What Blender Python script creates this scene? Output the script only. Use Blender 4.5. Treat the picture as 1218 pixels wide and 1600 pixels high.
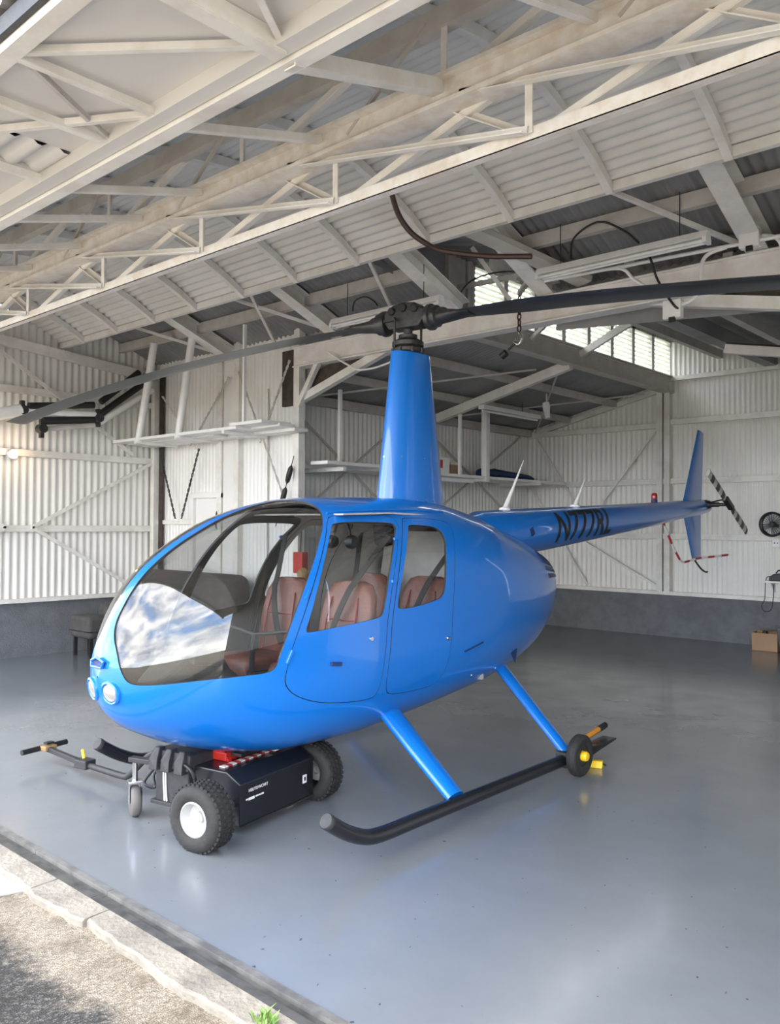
import bpy, bmesh, math, random
import numpy as np
from mathutils import Vector, Matrix
from mathutils.geometry import delaunay_2d_cdt
random.seed(7)
for o in list(bpy.data.objects): bpy.data.objects.remove(o)
SC = bpy.context.scene
COL = SC.collection
V = Vector
PI = math.pi

# ------------------------------------------------------------------ camera
CAM_H = 1.7275
yaw, pitch, roll = .7352, .01555, .0059
Fw = V((-math.sin(yaw)*math.cos(pitch), math.cos(yaw)*math.cos(pitch), math.sin(pitch)))
Rt = V((math.cos(yaw), math.sin(yaw), 0)); Up = Rt.cross(Fw)
r2 = Rt*math.cos(roll)+Up*math.sin(roll); u2 = -Rt*math.sin(roll)+Up*math.cos(roll)
cam = bpy.data.cameras.new('camera'); camo = bpy.data.objects.new('camera', cam); COL.objects.link(camo)
cam.sensor_fit = 'HORIZONTAL'; cam.sensor_width = 36; cam.lens = 36*1310/1218
cam.clip_start = .05; cam.clip_end = 500
camo.matrix_world = Matrix(((r2.x, u2.x, -Fw.x, 0), (r2.y, u2.y, -Fw.y, 0), (r2.z, u2.z, -Fw.z, CAM_H), (0, 0, 0, 1)))
SC.camera = camo

# ------------------------------------------------------------------ sky and light
world = bpy.data.worlds.new('sky'); SC.world = world; world.use_nodes = True
nt = world.node_tree; nt.nodes.clear()
def N(t, typ, **kw):
    n = t.nodes.new(typ)
    for k, v in kw.items():
        if k.startswith('i_'): n.inputs[k[2:].replace('_', ' ')].default_value = v
        else: setattr(n, k, v)
    return n
def ramp(t, pts, interp='LINEAR'):
    r = t.nodes.new('ShaderNodeValToRGB'); cr = r.color_ramp; cr.interpolation = interp
    while len(cr.elements) < len(pts): cr.elements.new(.5)
    for e, (p, c) in zip(cr.elements, pts):
        e.position = p; e.color = (*c, 1) if len(c) == 3 else c
    return r
tc = N(nt, 'ShaderNodeTexCoord'); sep = N(nt, 'ShaderNodeSeparateXYZ'); nt.links.new(tc.outputs['Generated'], sep.inputs[0])
mpw = N(nt, 'ShaderNodeMapping'); mpw.inputs['Scale'].default_value = (1, 1, 2.4); nt.links.new(tc.outputs['Generated'], mpw.inputs[0])
nz = N(nt, 'ShaderNodeTexNoise', i_Scale=1.7, i_Detail=9, i_Roughness=.62, i_Distortion=.35); nt.links.new(mpw.outputs[0], nz.inputs['Vector'])
cl = ramp(nt, [(.36, (0, 0, 0)), (.52, (1, 1, 1))]); nt.links.new(nz.outputs['Fac'], cl.inputs[0])
nz2 = N(nt, 'ShaderNodeTexNoise', i_Scale=3.2, i_Detail=7); nt.links.new(mpw.outputs[0], nz2.inputs['Vector'])
clc = ramp(nt, [(.34, (.34, .37, .44)), (.66, (1.0, .98, .94))]); nt.links.new(nz2.outputs['Fac'], clc.inputs[0])
grad = ramp(nt, [(0, (.66, .72, .80)), (.25, (.22, .36, .62)), (1, (.13, .25, .52))]); nt.links.new(sep.outputs['Z'], grad.inputs[0])
mx = N(nt, 'ShaderNodeMix', data_type='RGBA'); nt.links.new(cl.outputs[0], mx.inputs[0]); nt.links.new(grad.outputs[0], mx.inputs[6]); nt.links.new(clc.outputs[0], mx.inputs[7])
bg = N(nt, 'ShaderNodeBackground'); nt.links.new(mx.outputs[2], bg.inputs[0]); bg.inputs[1].default_value = 5.6
wo = N(nt, 'ShaderNodeOutputWorld'); nt.links.new(bg.outputs[0], wo.inputs[0])
sun = bpy.data.lights.new('sun', 'SUN'); sun.energy = 5.0; sun.angle = math.radians(3); sun.color = (1, .97, .92)
suno = bpy.data.objects.new('sun', sun); COL.objects.link(suno); suno.rotation_euler = V((-.35, -.62, -1.0)).to_track_quat('-Z', 'Y').to_euler()   # high, behind the hangar
vs = SC.view_settings
vs.view_transform = 'Standard'; vs.look = 'None'; vs.exposure = 1.08; vs.gamma = 1; vs.use_curve_mapping = False

# ------------------------------------------------------------------ materials
MATS = {}
def mat(name, col, rough=.5, metal=0, coat=0, var=None, scale=8, bump=0, bscale=40, spec=.5, coord='Object', trans=0, emit=None, estr=0, detail=6, coatr=.05):
    if name in MATS: return MATS[name]
    m = bpy.data.materials.new(name); m.use_nodes = True; t = m.node_tree; b = t.nodes['Principled BSDF']
    b.inputs['Base Color'].default_value = (*col, 1); b.inputs['Roughness'].default_value = rough; b.inputs['Metallic'].default_value = metal
    b.inputs['Coat Weight'].default_value = coat; b.inputs['Coat Roughness'].default_value = coatr; b.inputs['Specular IOR Level'].default_value = spec
    if trans: b.inputs['Transmission Weight'].default_value = trans
    if emit: b.inputs['Emission Color'].default_value = (*emit, 1); b.inputs['Emission Strength'].default_value = estr
    tcn = N(t, 'ShaderNodeTexCoord')
    if var is None: var = tuple(c*.86 for c in col)
    nn = N(t, 'ShaderNodeTexNoise', i_Scale=scale, i_Detail=detail, i_Roughness=.6); t.links.new(tcn.outputs[coord], nn.inputs['Vector'])
    rp = ramp(t, [(.36, var), (.60, col)]); t.links.new(nn.outputs['Fac'], rp.inputs[0]); t.links.new(rp.outputs[0], b.inputs['Base Color'])
    if bump:
        bn = N(t, 'ShaderNodeTexNoise', i_Scale=bscale, i_Detail=5); t.links.new(tcn.outputs[coord], bn.inputs['Vector'])
        bp = N(t, 'ShaderNodeBump', i_Strength=bump, i_Distance=.02); t.links.new(bn.outputs['Fac'], bp.inputs['Height']); t.links.new(bp.outputs[0], b.inputs['Normal'])
    MATS[name] = m; return m
mat('wall_sheet', (.77, .76, .72), .45, var=(.70, .69, .65), scale=1.3)
mat('wall_white', (.77, .765, .735), .45, var=(.71, .70, .67), scale=1.1)
mat('roof_sheet', (.70, .69, .655), .5, var=(.60, .585, .545), scale=1.6)
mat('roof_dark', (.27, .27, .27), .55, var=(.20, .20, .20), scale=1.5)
mat('steel_white', (.75, .735, .695), .45, var=(.64, .61, .56), scale=5)
mat('steel_grey', (.52, .50, .46), .5, var=(.44, .41, .37), scale=5)
mat('steel_rust', (.70, .68, .64), .5, var=(.60, .54, .47), scale=11, detail=10)
mat('lining', (.42, .41, .39), .8, var=(.36, .35, .33), scale=5, bump=.5, bscale=9)
mat('soffit_white', (.62, .61, .585), .5, var=(.56, .55, .525), scale=.9)
mat('timber_and_shade', (.06, .045, .035), .7, var=(.03, .024, .02), scale=12)  # dark wood; also colours the shadow line over the rear rafter
mat('plinth', (.145, .155, .165), .75, var=(.115, .122, .13), scale=6, bump=.5, bscale=60)
mat('blue', (.0, .150, .56), .3, coat=.8, var=(.0, .140, .53), scale=.7, coatr=.04)
mat('blue_dark', (.01, .03, .12), .5)
mat('black', (.012, .012, .013), .5)
mat('black_gloss', (.012, .013, .016), .25)
mat('charcoal', (.03, .03, .032), .6, var=(.02, .02, .021), scale=30)
mat('rubber', (.022, .021, .02), .75, var=(.015, .015, .015), scale=25, bump=.2, bscale=80)
mat('dark_metal', (.05, .048, .047), .42, metal=.4, var=(.03, .03, .03), scale=25)
mat('blade', (.035, .036, .04), .35, var=(.025, .026, .028), scale=4)
mat('chrome', (.6, .6, .6), .22, metal=1)
mat('leather', (.17, .058, .037), .42, var=(.12, .038, .025), scale=14, bump=.15, bscale=60)
mat('belt', (.022, .02, .019), .8)
mat('interior', (.035, .033, .03), .8, var=(.025, .024, .022), scale=12)
mat('red', (.45, .02, .015), .4)
mat('red_dark', (.22, .012, .012), .45)
mat('white', (.80, .79, .77), .4, var=(.74, .73, .71))
mat('yellow', (.85, .55, .01), .45)
mat('orange', (.62, .25, .03), .5)
mat('rim_white', (.42, .42, .41), .35, var=(.38, .38, .37))
mat('cardboard', (.34, .215, .125), .8, var=(.30, .19, .11), scale=5)
mat('grey_cover', (.065, .063, .060), .8, var=(.045, .043, .042), scale=6, bump=.4, bscale=12)
mat('bin_grey', (.085, .10, .12), .5)
mat('concrete', (.28, .25, .205), .85, var=(.18, .16, .13), scale=4, bump=.5, bscale=35)
mat('track_steel', (.11, .108, .10), .55, metal=.3, var=(.05, .048, .045), scale=7)
mat('rail_steel', (.20, .195, .18), .5, metal=.2, var=(.11, .105, .10), scale=9)
mat('paint_white', (.33, .33, .32), .7, var=(.27, .27, .26), scale=8)
mat('leaf', (.22, .36, .08), .6, var=(.14, .26, .05))
mat('brown_hose', (.045, .018, .014), .4)
mat('lamp_glow', (1, .9, .7), .5, emit=(1.0, .72, .42), estr=3)
mat('light_red', (.35, .01, .015), .2, coat=1)
mat('lens', (.75, .74, .70), .12, metal=.7)
mat('grass', (.13, .17, .05), .9, var=(.09, .12, .035), scale=.3)
mat('tail_white', (.62, .61, .56), .4)

# asphalt: aggregate over two pours
def asphalt():
    m = bpy.data.materials.new('asphalt'); m.use_nodes = True; t = m.node_tree; b = t.nodes['Principled BSDF']; b.inputs['Roughness'].default_value = .9
    tcn = N(t, 'ShaderNodeTexCoord'); sp = N(t, 'ShaderNodeSeparateXYZ'); t.links.new(tcn.outputs['Object'], sp.inputs[0])
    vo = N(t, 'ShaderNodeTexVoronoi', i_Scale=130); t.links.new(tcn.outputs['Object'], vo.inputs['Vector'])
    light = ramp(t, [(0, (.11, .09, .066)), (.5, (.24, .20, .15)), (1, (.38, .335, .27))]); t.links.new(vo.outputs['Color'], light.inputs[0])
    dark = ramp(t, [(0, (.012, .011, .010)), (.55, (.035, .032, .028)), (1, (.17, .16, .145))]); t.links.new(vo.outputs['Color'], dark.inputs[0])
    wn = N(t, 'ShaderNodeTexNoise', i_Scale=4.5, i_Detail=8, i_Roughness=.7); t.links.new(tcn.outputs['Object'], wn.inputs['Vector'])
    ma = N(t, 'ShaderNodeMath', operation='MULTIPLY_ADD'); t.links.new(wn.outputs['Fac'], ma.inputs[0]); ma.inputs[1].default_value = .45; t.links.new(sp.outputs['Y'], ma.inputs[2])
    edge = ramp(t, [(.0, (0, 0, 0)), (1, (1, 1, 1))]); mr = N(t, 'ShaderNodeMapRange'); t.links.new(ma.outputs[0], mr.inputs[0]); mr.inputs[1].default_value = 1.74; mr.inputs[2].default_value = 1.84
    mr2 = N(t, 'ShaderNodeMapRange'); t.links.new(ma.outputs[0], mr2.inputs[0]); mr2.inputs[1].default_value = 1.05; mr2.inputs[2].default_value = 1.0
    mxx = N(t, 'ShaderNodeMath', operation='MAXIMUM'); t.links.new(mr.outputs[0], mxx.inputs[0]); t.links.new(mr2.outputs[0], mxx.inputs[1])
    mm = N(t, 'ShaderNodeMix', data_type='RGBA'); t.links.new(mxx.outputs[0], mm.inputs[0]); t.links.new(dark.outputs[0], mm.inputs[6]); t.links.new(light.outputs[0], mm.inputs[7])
    n3 = N(t, 'ShaderNodeTexNoise', i_Scale=6, i_Detail=5); t.links.new(tcn.outputs['Object'], n3.inputs['Vector'])
    r3 = ramp(t, [(.30, (.62, .58, .55)), (.55, (1, 1, 1))]); t.links.new(n3.outputs['Fac'], r3.inputs[0])
    m2 = N(t, 'ShaderNodeMix', data_type='RGBA', blend_type='MULTIPLY'); m2.inputs[0].default_value = 1; t.links.new(mm.outputs[2], m2.inputs[6]); t.links.new(r3.outputs[0], m2.inputs[7]); t.links.new(m2.outputs[2], b.inputs['Base Color'])
    bp = N(t, 'ShaderNodeBump', i_Strength=.7, i_Distance=.006); t.links.new(vo.outputs['Distance'], bp.inputs['Height']); t.links.new(bp.outputs[0], b.inputs['Normal'])
    MATS['asphalt'] = m
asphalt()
def floor_mat():
    m = bpy.data.materials.new('epoxy_floor'); m.use_nodes = True; t = m.node_tree; b = t.nodes['Principled BSDF']
    tcn = N(t, 'ShaderNodeTexCoord')
    n1 = N(t, 'ShaderNodeTexNoise', i_Scale=1.1, i_Detail=8, i_Roughness=.6); t.links.new(tcn.outputs['Object'], n1.inputs['Vector'])
    r1 = ramp(t, [(.3, (.150, .162, .175)), (.7, (.185, .199, .213))]); t.links.new(n1.outputs['Fac'], r1.inputs[0])
    n2 = N(t, 'ShaderNodeTexNoise', i_Scale=26, i_Detail=2); t.links.new(tcn.outputs['Object'], n2.inputs['Vector'])
    r2_ = ramp(t, [(.735, (1, 1, 1)), (.75, (.35, .33, .30))]); t.links.new(n2.outputs['Fac'], r2_.inputs[0])
    mm = N(t, 'ShaderNodeMix', data_type='RGBA', blend_type='MULTIPLY'); mm.inputs[0].default_value = 1; t.links.new(r1.outputs[0], mm.inputs[6]); t.links.new(r2_.outputs[0], mm.inputs[7]); t.links.new(mm.outputs[2], b.inputs['Base Color'])
    n3 = N(t, 'ShaderNodeTexNoise', i_Scale=2.5, i_Detail=6); t.links.new(tcn.outputs['Object'], n3.inputs['Vector'])
    r3 = ramp(t, [(.3, (.16, .16, .16)), (.7, (.26, .26, .26))]); t.links.new(n3.outputs['Fac'], r3.inputs[0]); t.links.new(r3.outputs[0], b.inputs['Roughness'])
    n4 = N(t, 'ShaderNodeTexNoise', i_Scale=9, i_Detail=3); t.links.new(tcn.outputs['Object'], n4.inputs['Vector'])
    bp = N(t, 'ShaderNodeBump', i_Strength=.12, i_Distance=.01); t.links.new(n4.outputs['Fac'], bp.inputs['Height']); t.links.new(bp.outputs[0], b.inputs['Normal'])
    b.inputs['Coat Weight'].default_value = .3; b.inputs['Coat Roughness'].default_value = .12
    MATS['epoxy_floor'] = m
floor_mat()
def glass(name, tint, ior=1.5, rough=0.0):
    m = bpy.data.materials.new(name); m.use_nodes = True; t = m.node_tree; t.nodes.clear()
    tr = N(t, 'ShaderNodeBsdfTransparent'); tr.inputs[0].default_value = (*tint, 1)
    gl = N(t, 'ShaderNodeBsdfGlossy'); gl.inputs['Roughness'].default_value = rough; gl.inputs[0].default_value = (1, 1, 1, 1)
    lw = N(t, 'ShaderNodeLayerWeight'); lw.inputs[0].default_value = .5; f0 = ((ior-1)/(ior+1))**2
    pw = N(t, 'ShaderNodeMath', operation='POWER'); t.links.new(lw.outputs['Facing'], pw.inputs[0]); pw.inputs[1].default_value = 5
    fr = N(t, 'ShaderNodeMath', operation='MULTIPLY_ADD'); t.links.new(pw.outputs[0], fr.inputs[0]); fr.inputs[1].default_value = 1-f0; fr.inputs[2].default_value = f0
    ms = N(t, 'ShaderNodeMixShader'); t.links.new(fr.outputs[0], ms.inputs[0]); t.links.new(tr.outputs[0], ms.inputs[1]); t.links.new(gl.outputs[0], ms.inputs[2])
    o = N(t, 'ShaderNodeOutputMaterial'); t.links.new(ms.outputs[0], o.inputs[0]); MATS[name] = m
glass('canopy_glass', (.86, .87, .87), 1.62)
glass('door_glass', (.93, .94, .94), 1.5)
def louvre():
    m = bpy.data.materials.new('louvre_white'); m.use_nodes = True; t = m.node_tree; t.nodes.clear()
    d = N(t, 'ShaderNodeBsdfDiffuse'); d.inputs[0].default_value = (.85, .85, .78, 1)
    tr = N(t, 'ShaderNodeBsdfTranslucent'); tr.inputs[0].default_value = (.82, .83, .72, 1)
    ms = N(t, 'ShaderNodeMixShader'); ms.inputs[0].default_value = .6; t.links.new(d.outputs[0], ms.inputs[1]); t.links.new(tr.outputs[0], ms.inputs[2])
    o = N(t, 'ShaderNodeOutputMaterial'); t.links.new(ms.outputs[0], o.inputs[0]); MATS['louvre_white'] = m
louvre()
def striped(name, c1, c2, axis, period, phase=0.0):
    m = bpy.data.materials.new(name); m.use_nodes = True; t = m.node_tree; b = t.nodes['Principled BSDF']; b.inputs['Roughness'].default_value = .45
    tcn = N(t, 'ShaderNodeTexCoord'); sp = N(t, 'ShaderNodeSeparateXYZ'); t.links.new(tcn.outputs['Object'], sp.inputs[0])
    a = N(t, 'ShaderNodeMath', operation='ADD'); a.inputs[1].default_value = 100+phase; t.links.new(sp.outputs[axis], a.inputs[0])
    md = N(t, 'ShaderNodeMath', operation='MODULO'); md.inputs[1].default_value = period; t.links.new(a.outputs[0], md.inputs[0])
    gt = N(t, 'ShaderNodeMath', operation='GREATER_THAN'); gt.inputs[1].default_value = period/2; t.links.new(md.outputs[0], gt.inputs[0])
    mm = N(t, 'ShaderNodeMix', data_type='RGBA'); t.links.new(gt.outputs[0], mm.inputs[0]); mm.inputs[6].default_value = (*c1, 1); mm.inputs[7].default_value = (*c2, 1); t.links.new(mm.outputs[2], b.inputs['Base Color']); MATS[name] = m
striped('guard_stripe', (.42, .025, .03), (.75, .74, .72), 'X', .20)
striped('rotor_stripe', (.03, .03, .03), (.55, .54, .49), 'X', .19, .02)
striped('hazard_stripe', (.40, .03, .04), (.72, .68, .66), 'Y', .072)

# ------------------------------------------------------------------ mesh helpers
class MB:
    def __init__(s): s.v = []; s.f = []
    def add(s, vs, fs):
        k = len(s.v); s.v += [tuple(p) for p in vs]; s.f += [tuple(i+k for i in f) for f in fs]; return s
    def box(s, lo, hi):
        x0, y0, z0 = lo; x1, y1, z1 = hi
        return s.add([(x0,y0,z0),(x1,y0,z0),(x1,y1,z0),(x0,y1,z0),(x0,y0,z1),(x1,y0,z1),(x1,y1,z1),(x0,y1,z1)], [(0,3,2,1),(4,5,6,7),(0,1,5,4),(1,2,6,5),(2,3,7,6),(3,0,4,7)])
    def bar(s, a, b, w, h=None, up=(0,0,1)):
        a, b = V(a), V(b); d = (b-a).normalized(); h = w if h is None else h; up = V(up)
        if abs(d.dot(up)) > .98: up = V((1,0,0)) if abs(d.x) < .9 else V((0,1,0))
        r = d.cross(up).normalized()*w/2; u = r.cross(d).normalized()*h/2
        vs = [p+i*r+j*u for p in (a,b) for i,j in ((-1,-1),(1,-1),(1,1),(-1,1))]
        return s.add(vs, [(0,1,2,3),(7,6,5,4),(0,4,5,1),(1,5,6,2),(2,6,7,3),(3,7,4,0)])
    def ibeam(s, a, b, w, h, t=.012, up=(0,0,1)):
        a, b = V(a), V(b); d = (b-a).normalized(); r = d.cross(V(up)).normalized(); u = r.cross(d).normalized()
        s.bar(a+u*(h-t)/2, b+u*(h-t)/2, w, t, up); s.bar(a-u*(h-t)/2, b-u*(h-t)/2, w, t, up); return s.bar(a, b, t, h-2*t, up)
    def angle(s, a, b, w, t=.006, up=(0,0,1), flip=1):
        a, b = V(a), V(b); d = (b-a).normalized(); up = V(up)
        if abs(d.dot(up)) > .98: up = V((0,1,0))
        r = d.cross(up).normalized(); u = r.cross(d).normalized()
        s.bar(a-u*w/2, b-u*w/2, w, t, up); return s.bar(a+r*flip*w/2, b+r*flip*w/2, t, w, up)
    def tube(s, pts, r, n=10, closed=False, caps=True):
        pts = [V(p) for p in pts]; m = len(pts); rs = r if isinstance(r, (list, tuple)) else [r]*m
        k = len(s.v); prev = None
        for i, p in enumerate(pts):
            if closed: d = pts[(i+1) % m]-pts[i-1]
            else: d = pts[min(i+1, m-1)]-pts[max(i-1, 0)]
            d.normalize()
            if prev is None:
                a = V((0,0,1)) if abs(d.z) < .9 else V((1,0,0)); prev = d.cross(a).normalized()
            prev = (prev-d*prev.dot(d)).normalized(); q = d.cross(prev)
            for j in range(n):
                t = 2*PI*j/n; s.v.append(tuple(p+(prev*math.cos(t)+q*math.sin(t))*rs[i]))
        for i in range(m if closed else m-1):
            for j in range(n):
                a = k+i*n+j; b = k+i*n+(j+1) % n; c = k+((i+1) % m)*n+(j+1) % n; e = k+((i+1) % m)*n+j
                s.f.append((a, b, c, e))
        if caps and not closed:
            s.f.append(tuple(k+j for j in range(n))[::-1]); s.f.append(tuple(k+(m-1)*n+j for j in range(n)))
        return s
    def lathe(s, prof, c, axis='y', n=28, ax=None):
        """prof: (radius, offset along axis)"""
        c = V(c); A = V(ax).normalized() if ax else {'x': V((1,0,0)), 'y': V((0,1,0)), 'z': V((0,0,1))}[axis]
        P = A.orthogonal().normalized(); Q = A.cross(P); k = len(s.v); m = len(prof)
        for r, o in prof:
            for j in range(n):
                t = 2*PI*j/n; s.v.append(tuple(c+A*o+(P*math.cos(t)+Q*math.sin(t))*max(r, 1e-4)))
        for i in range(m-1):
            for j in range(n):
                s.f.append((k+i*n+j, k+i*n+(j+1) % n, k+(i+1)*n+(j+1) % n, k+(i+1)*n+j))
        return s
    def loft(s, rings, closed=True, caps=True):
        k = len(s.v); n = len(rings[0])
        for r in rings: s.v += [tuple(p) for p in r]
        for i in range(len(rings)-1):
            for j in range(n if closed else n-1):
                s.f.append((k+i*n+j, k+i*n+(j+1) % n, k+(i+1)*n+(j+1) % n, k+(i+1)*n+j))
        if caps and closed:
            s.f.append(tuple(k+j for j in range(n))[::-1]); s.f.append(tuple(k+(len(rings)-1)*n+j for j in range(n)))
        return s
    def prism(s, poly, d):
        """poly: list of 3D points, d: extrusion vector"""
        d = V(d); n = len(poly); k = len(s.v); s.v += [tuple(p) for p in poly]+[tuple(V(p)+d) for p in poly]
        s.f.append(tuple(k+i for i in range(n))[::-1]); s.f.append(tuple(k+n+i for i in range(n)))
        for i in range(n): s.f.append((k+i, k+(i+1) % n, k+n+(i+1) % n, k+n+i))
        return s
    def build(s, name, m, parent=None, smooth=False, bevel=0, bseg=2, angle=40):
        me = bpy.data.meshes.new(name); me.from_pydata(s.v, [], s.f); me.update()
        bm = bmesh.new(); bm.from_mesh(me); bmesh.ops.recalc_face_normals(bm, faces=bm.faces); bm.to_mesh(me); bm.free()
        o = bpy.data.objects.new(name, me); COL.objects.link(o); me.materials.append(MATS[m] if isinstance(m, str) else m)
        if bevel:
            b = o.modifiers.new('bevel', 'BEVEL'); b.width = bevel; b.segments = bseg; b.limit_method = 'ANGLE'; b.angle_limit = math.radians(40); b.harden_normals = False
        if smooth:
            for p in me.polygons: p.use_smooth = True
            me.set_sharp_from_angle(angle=math.radians(angle))
        if parent is not None: o.parent = parent
        return o
def tag(o, label, cat, group=None):
    o['label'] = label; o['category'] = cat
    if group: o['group'] = group
    return o
def struct(o, label=None, cat=None):
    o['kind'] = 'structure'
    if label: o['label'] = label
    if cat: o['category'] = cat
    return o
def empty(name, loc=(0,0,0), rz=0):
    o = bpy.data.objects.new(name, None); o.empty_display_size = .1; COL.objects.link(o); o.location = loc; o.rotation_euler = (0, 0, rz); return o
def sroot(name, label, cat): return struct(empty(name), label, cat)
def spline(pts, k=8):
    P = [V(p) for p in pts]; out = []
    for i in range(len(P)-1):
        p0, p1, p2, p3 = P[max(i-1, 0)], P[i], P[i+1], P[min(i+2, len(P)-1)]
        for j in range(k):
            t = j/k; out.append(.5*((2*p1)+(p2-p0)*t+(2*p0-5*p1+4*p2-p3)*t*t+(3*p1-p0-3*p2+p3)*t**3))
    out.append(P[-1]); return out
def corr(mb, o, du, dv, L, H, pitch=.076, amp=.009, nrm=None, seg=6, ph=0.0, top=None, thick=.0):
    """corrugated sheet: profile wave runs along du over length L, extruded along dv by H (or top(u))"""
    o, du, dv = V(o), V(du), V(dv); n = V(nrm) if nrm else du.cross(dv)
    k = len(mb.v); cnt = max(2, int(L/pitch*seg)); row = []
    for i in range(cnt+1):
        u = L*i/cnt; a = amp*math.cos(2*PI*(u+ph)/pitch); p = o+du*u+n*a; hh = top(u) if top else H
        mb.v.append(tuple(p)); mb.v.append(tuple(p+dv*hh))
    for i in range(cnt): mb.f.append((k+2*i, k+2*i+2, k+2*i+3, k+2*i+1))
    return mb
def sheets(parent, o, du, dv, L, H, w=.80, m='wall_sheet', pitch=.076, amp=.009, nrm=None, top=None, name='corrugated_sheet'):
    """a wall or roof of overlapping corrugated sheets, one object each; equal ones share mesh data"""
    o, du, dv = V(o), V(du), V(dv); w = round(w/pitch)*pitch; cache = {}; u = 0; i = 0
    nr = V(nrm) if nrm else du.cross(dv)
    while u < L-1e-3:
        ww = min(w, L-u); key = round(ww, 3)
        org = o+du*u+nr*(.0012*(i % 2))
        if top is None and key in cache:
            ob = bpy.data.objects.new(name, cache[key]); COL.objects.link(ob)
        else:
            b = MB(); t2 = (lambda q, u0=u: top(u0+q)) if top else None
            corr(b, (0,0,0), du, dv, ww+(.02 if u+ww < L-1e-3 else 0), H, pitch, amp, nr, top=t2)
            ob = b.build(name, m, smooth=True, angle=180); cache[key] = ob.data
        ob.parent = parent; ob.location = org
        u += ww; i += 1

# ================================================================== the hangar
XL, XR = -10.8, 2.6          # side walls of the front bay
YD, YW, YB = 2.08, 6.78, 12.75   # door line, rear wall of the wings, rear wall of the tail bay
XA, XA2 = -8.2, -.6          # side walls of the tail bay
XC = -5.6                    # clerestory line
# ---- floor, ground
b = MB(); b.box((XL-.3, YD, -.12), (XR+.3, YB+.3, 0)); struct(b.build('floor', 'epoxy_floor'), 'glossy grey painted hangar floor', 'floor')
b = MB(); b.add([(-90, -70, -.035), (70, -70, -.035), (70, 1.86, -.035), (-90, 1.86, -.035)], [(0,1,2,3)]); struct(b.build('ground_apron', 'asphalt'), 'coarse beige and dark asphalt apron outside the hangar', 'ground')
b = MB(); b.add([(-400, -400, -.06), (400, -400, -.06), (400, 60, -.06), (-400, 60, -.06)], [(0,1,2,3)]); struct(b.build('ground_field', 'grass'), 'flat grass field beyond the apron', 'ground')
# kerb in cast lengths with uneven outer edge
kerb = sroot('kerb', 'pale concrete kerb with broken edge along the hangar door', 'kerb')
cuts = [-14, -11, -8.2, -5.3, -3.93, -3.45, -.4, 2.2, 5]
for x0, x1 in zip(cuts, cuts[1:]):
    b = MB(); n = max(3, int((x1-x0)/.07)); ring = []
    for i in range(n+1):
        x = x0+.004+(x1-x0-.008)*i/n; e = 1.835+.012*math.sin(x*5.1)+random.uniform(-.009, .009)+(-.02 if -3.9 < x < -3.5 else 0)
        ring.append([(x, e, -.06), (x, e, -.008), (x, e+.012, .0), (x, 1.965, .004), (x, 1.965, -.06)])
    b.loft(ring); b.build('kerb_block', 'concrete', kerb)
# door track: two rails and a channel
track = sroot('door_track', 'dark worn steel door track set in the threshold', 'door track')
xs = [-14, -9.5, -4.35, -3.62, 1.2, 5]
for x0, x1 in zip(xs, xs[1:]):
    b = MB(); b.box((x0+.002, 1.962, -.05), (x1-.002, 2.002, .004)); b.build('outer_rail', 'track_steel', track)
    b = MB(); b.box((x0+.002, 2.002, -.05), (x1-.002, 2.048, -.014)); b.build('channel', 'track_steel', track)
    b = MB(); b.box((x0+.002, 2.048, -.05), (x1-.002, 2.082, .006)); b.build('inner_rail', 'rail_steel', track)
b = MB(); b.prism([(-4.55, 1.70, -.034), (-4.03, 1.70, -.034), (-3.99, 1.84, -.034), (-4.45, 1.84, -.034)], (0, 0, .004)); tag(b.build('painted_line', 'paint_white'), 'white painted line on the asphalt running up to the kerb', 'road marking')

# ---- walls
def girt(parent, a, c, w=.06, h=.085, name='girt', m='steel_white', up=(0,0,1)):
    bb = MB(); bb.bar(a, c, w, h, up); return bb.build(name, m, parent)
wl = sroot('wall_left', 'left corrugated sheet wall with girts and diagonal braces', 'wall')
sheets(wl, (XL-.03, 1.9, .62), (0,1,0), (0,0,1), YW-1.9+.25, 4.4, .8, 'wall_sheet', .1, .014, (1,0,0))
for z in (1.655, 2.63): girt(wl, (XL+.03, 1.95, z), (XL+.03, YW-.05, z))
girt(wl, (XL+.03, 1.95, 3.44), (XL+.03, YW-.05, 3.44)); girt(wl, (XL+.05, 1.95, 4.26), (XL+.05, YW, 3.85), .08, .12, 'top_plate')
for a, c in (((2.55, 2.6), (4.62, 1.67)), ((4.62, 1.67), (2.8, .75)), ((4.95, 1.67), (6.7, 2.6)), ((4.95, 1.67), (6.55, .75)), ((4.2, 4.1), (6.4, 2.7))):
    girt(wl, (XL+.075, *a), (XL+.075, *c), .02, .045, 'brace')
bl = MB(); bl.box((XL-.18, 1.9, -.05), (XL+.02, YW+.1, .70)); struct(bl.build('baseboard_left', 'plinth', bevel=.01), 'grey painted concrete plinth under the left wall', 'plinth')
bl = MB(); bl.bar((XL+.03, 1.95, .725), (XL+.03, YW, .725), .10, .05); struct(bl.build('trim_1', 'steel_white'), 'white sill angle along the left plinth', 'trim')
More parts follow.
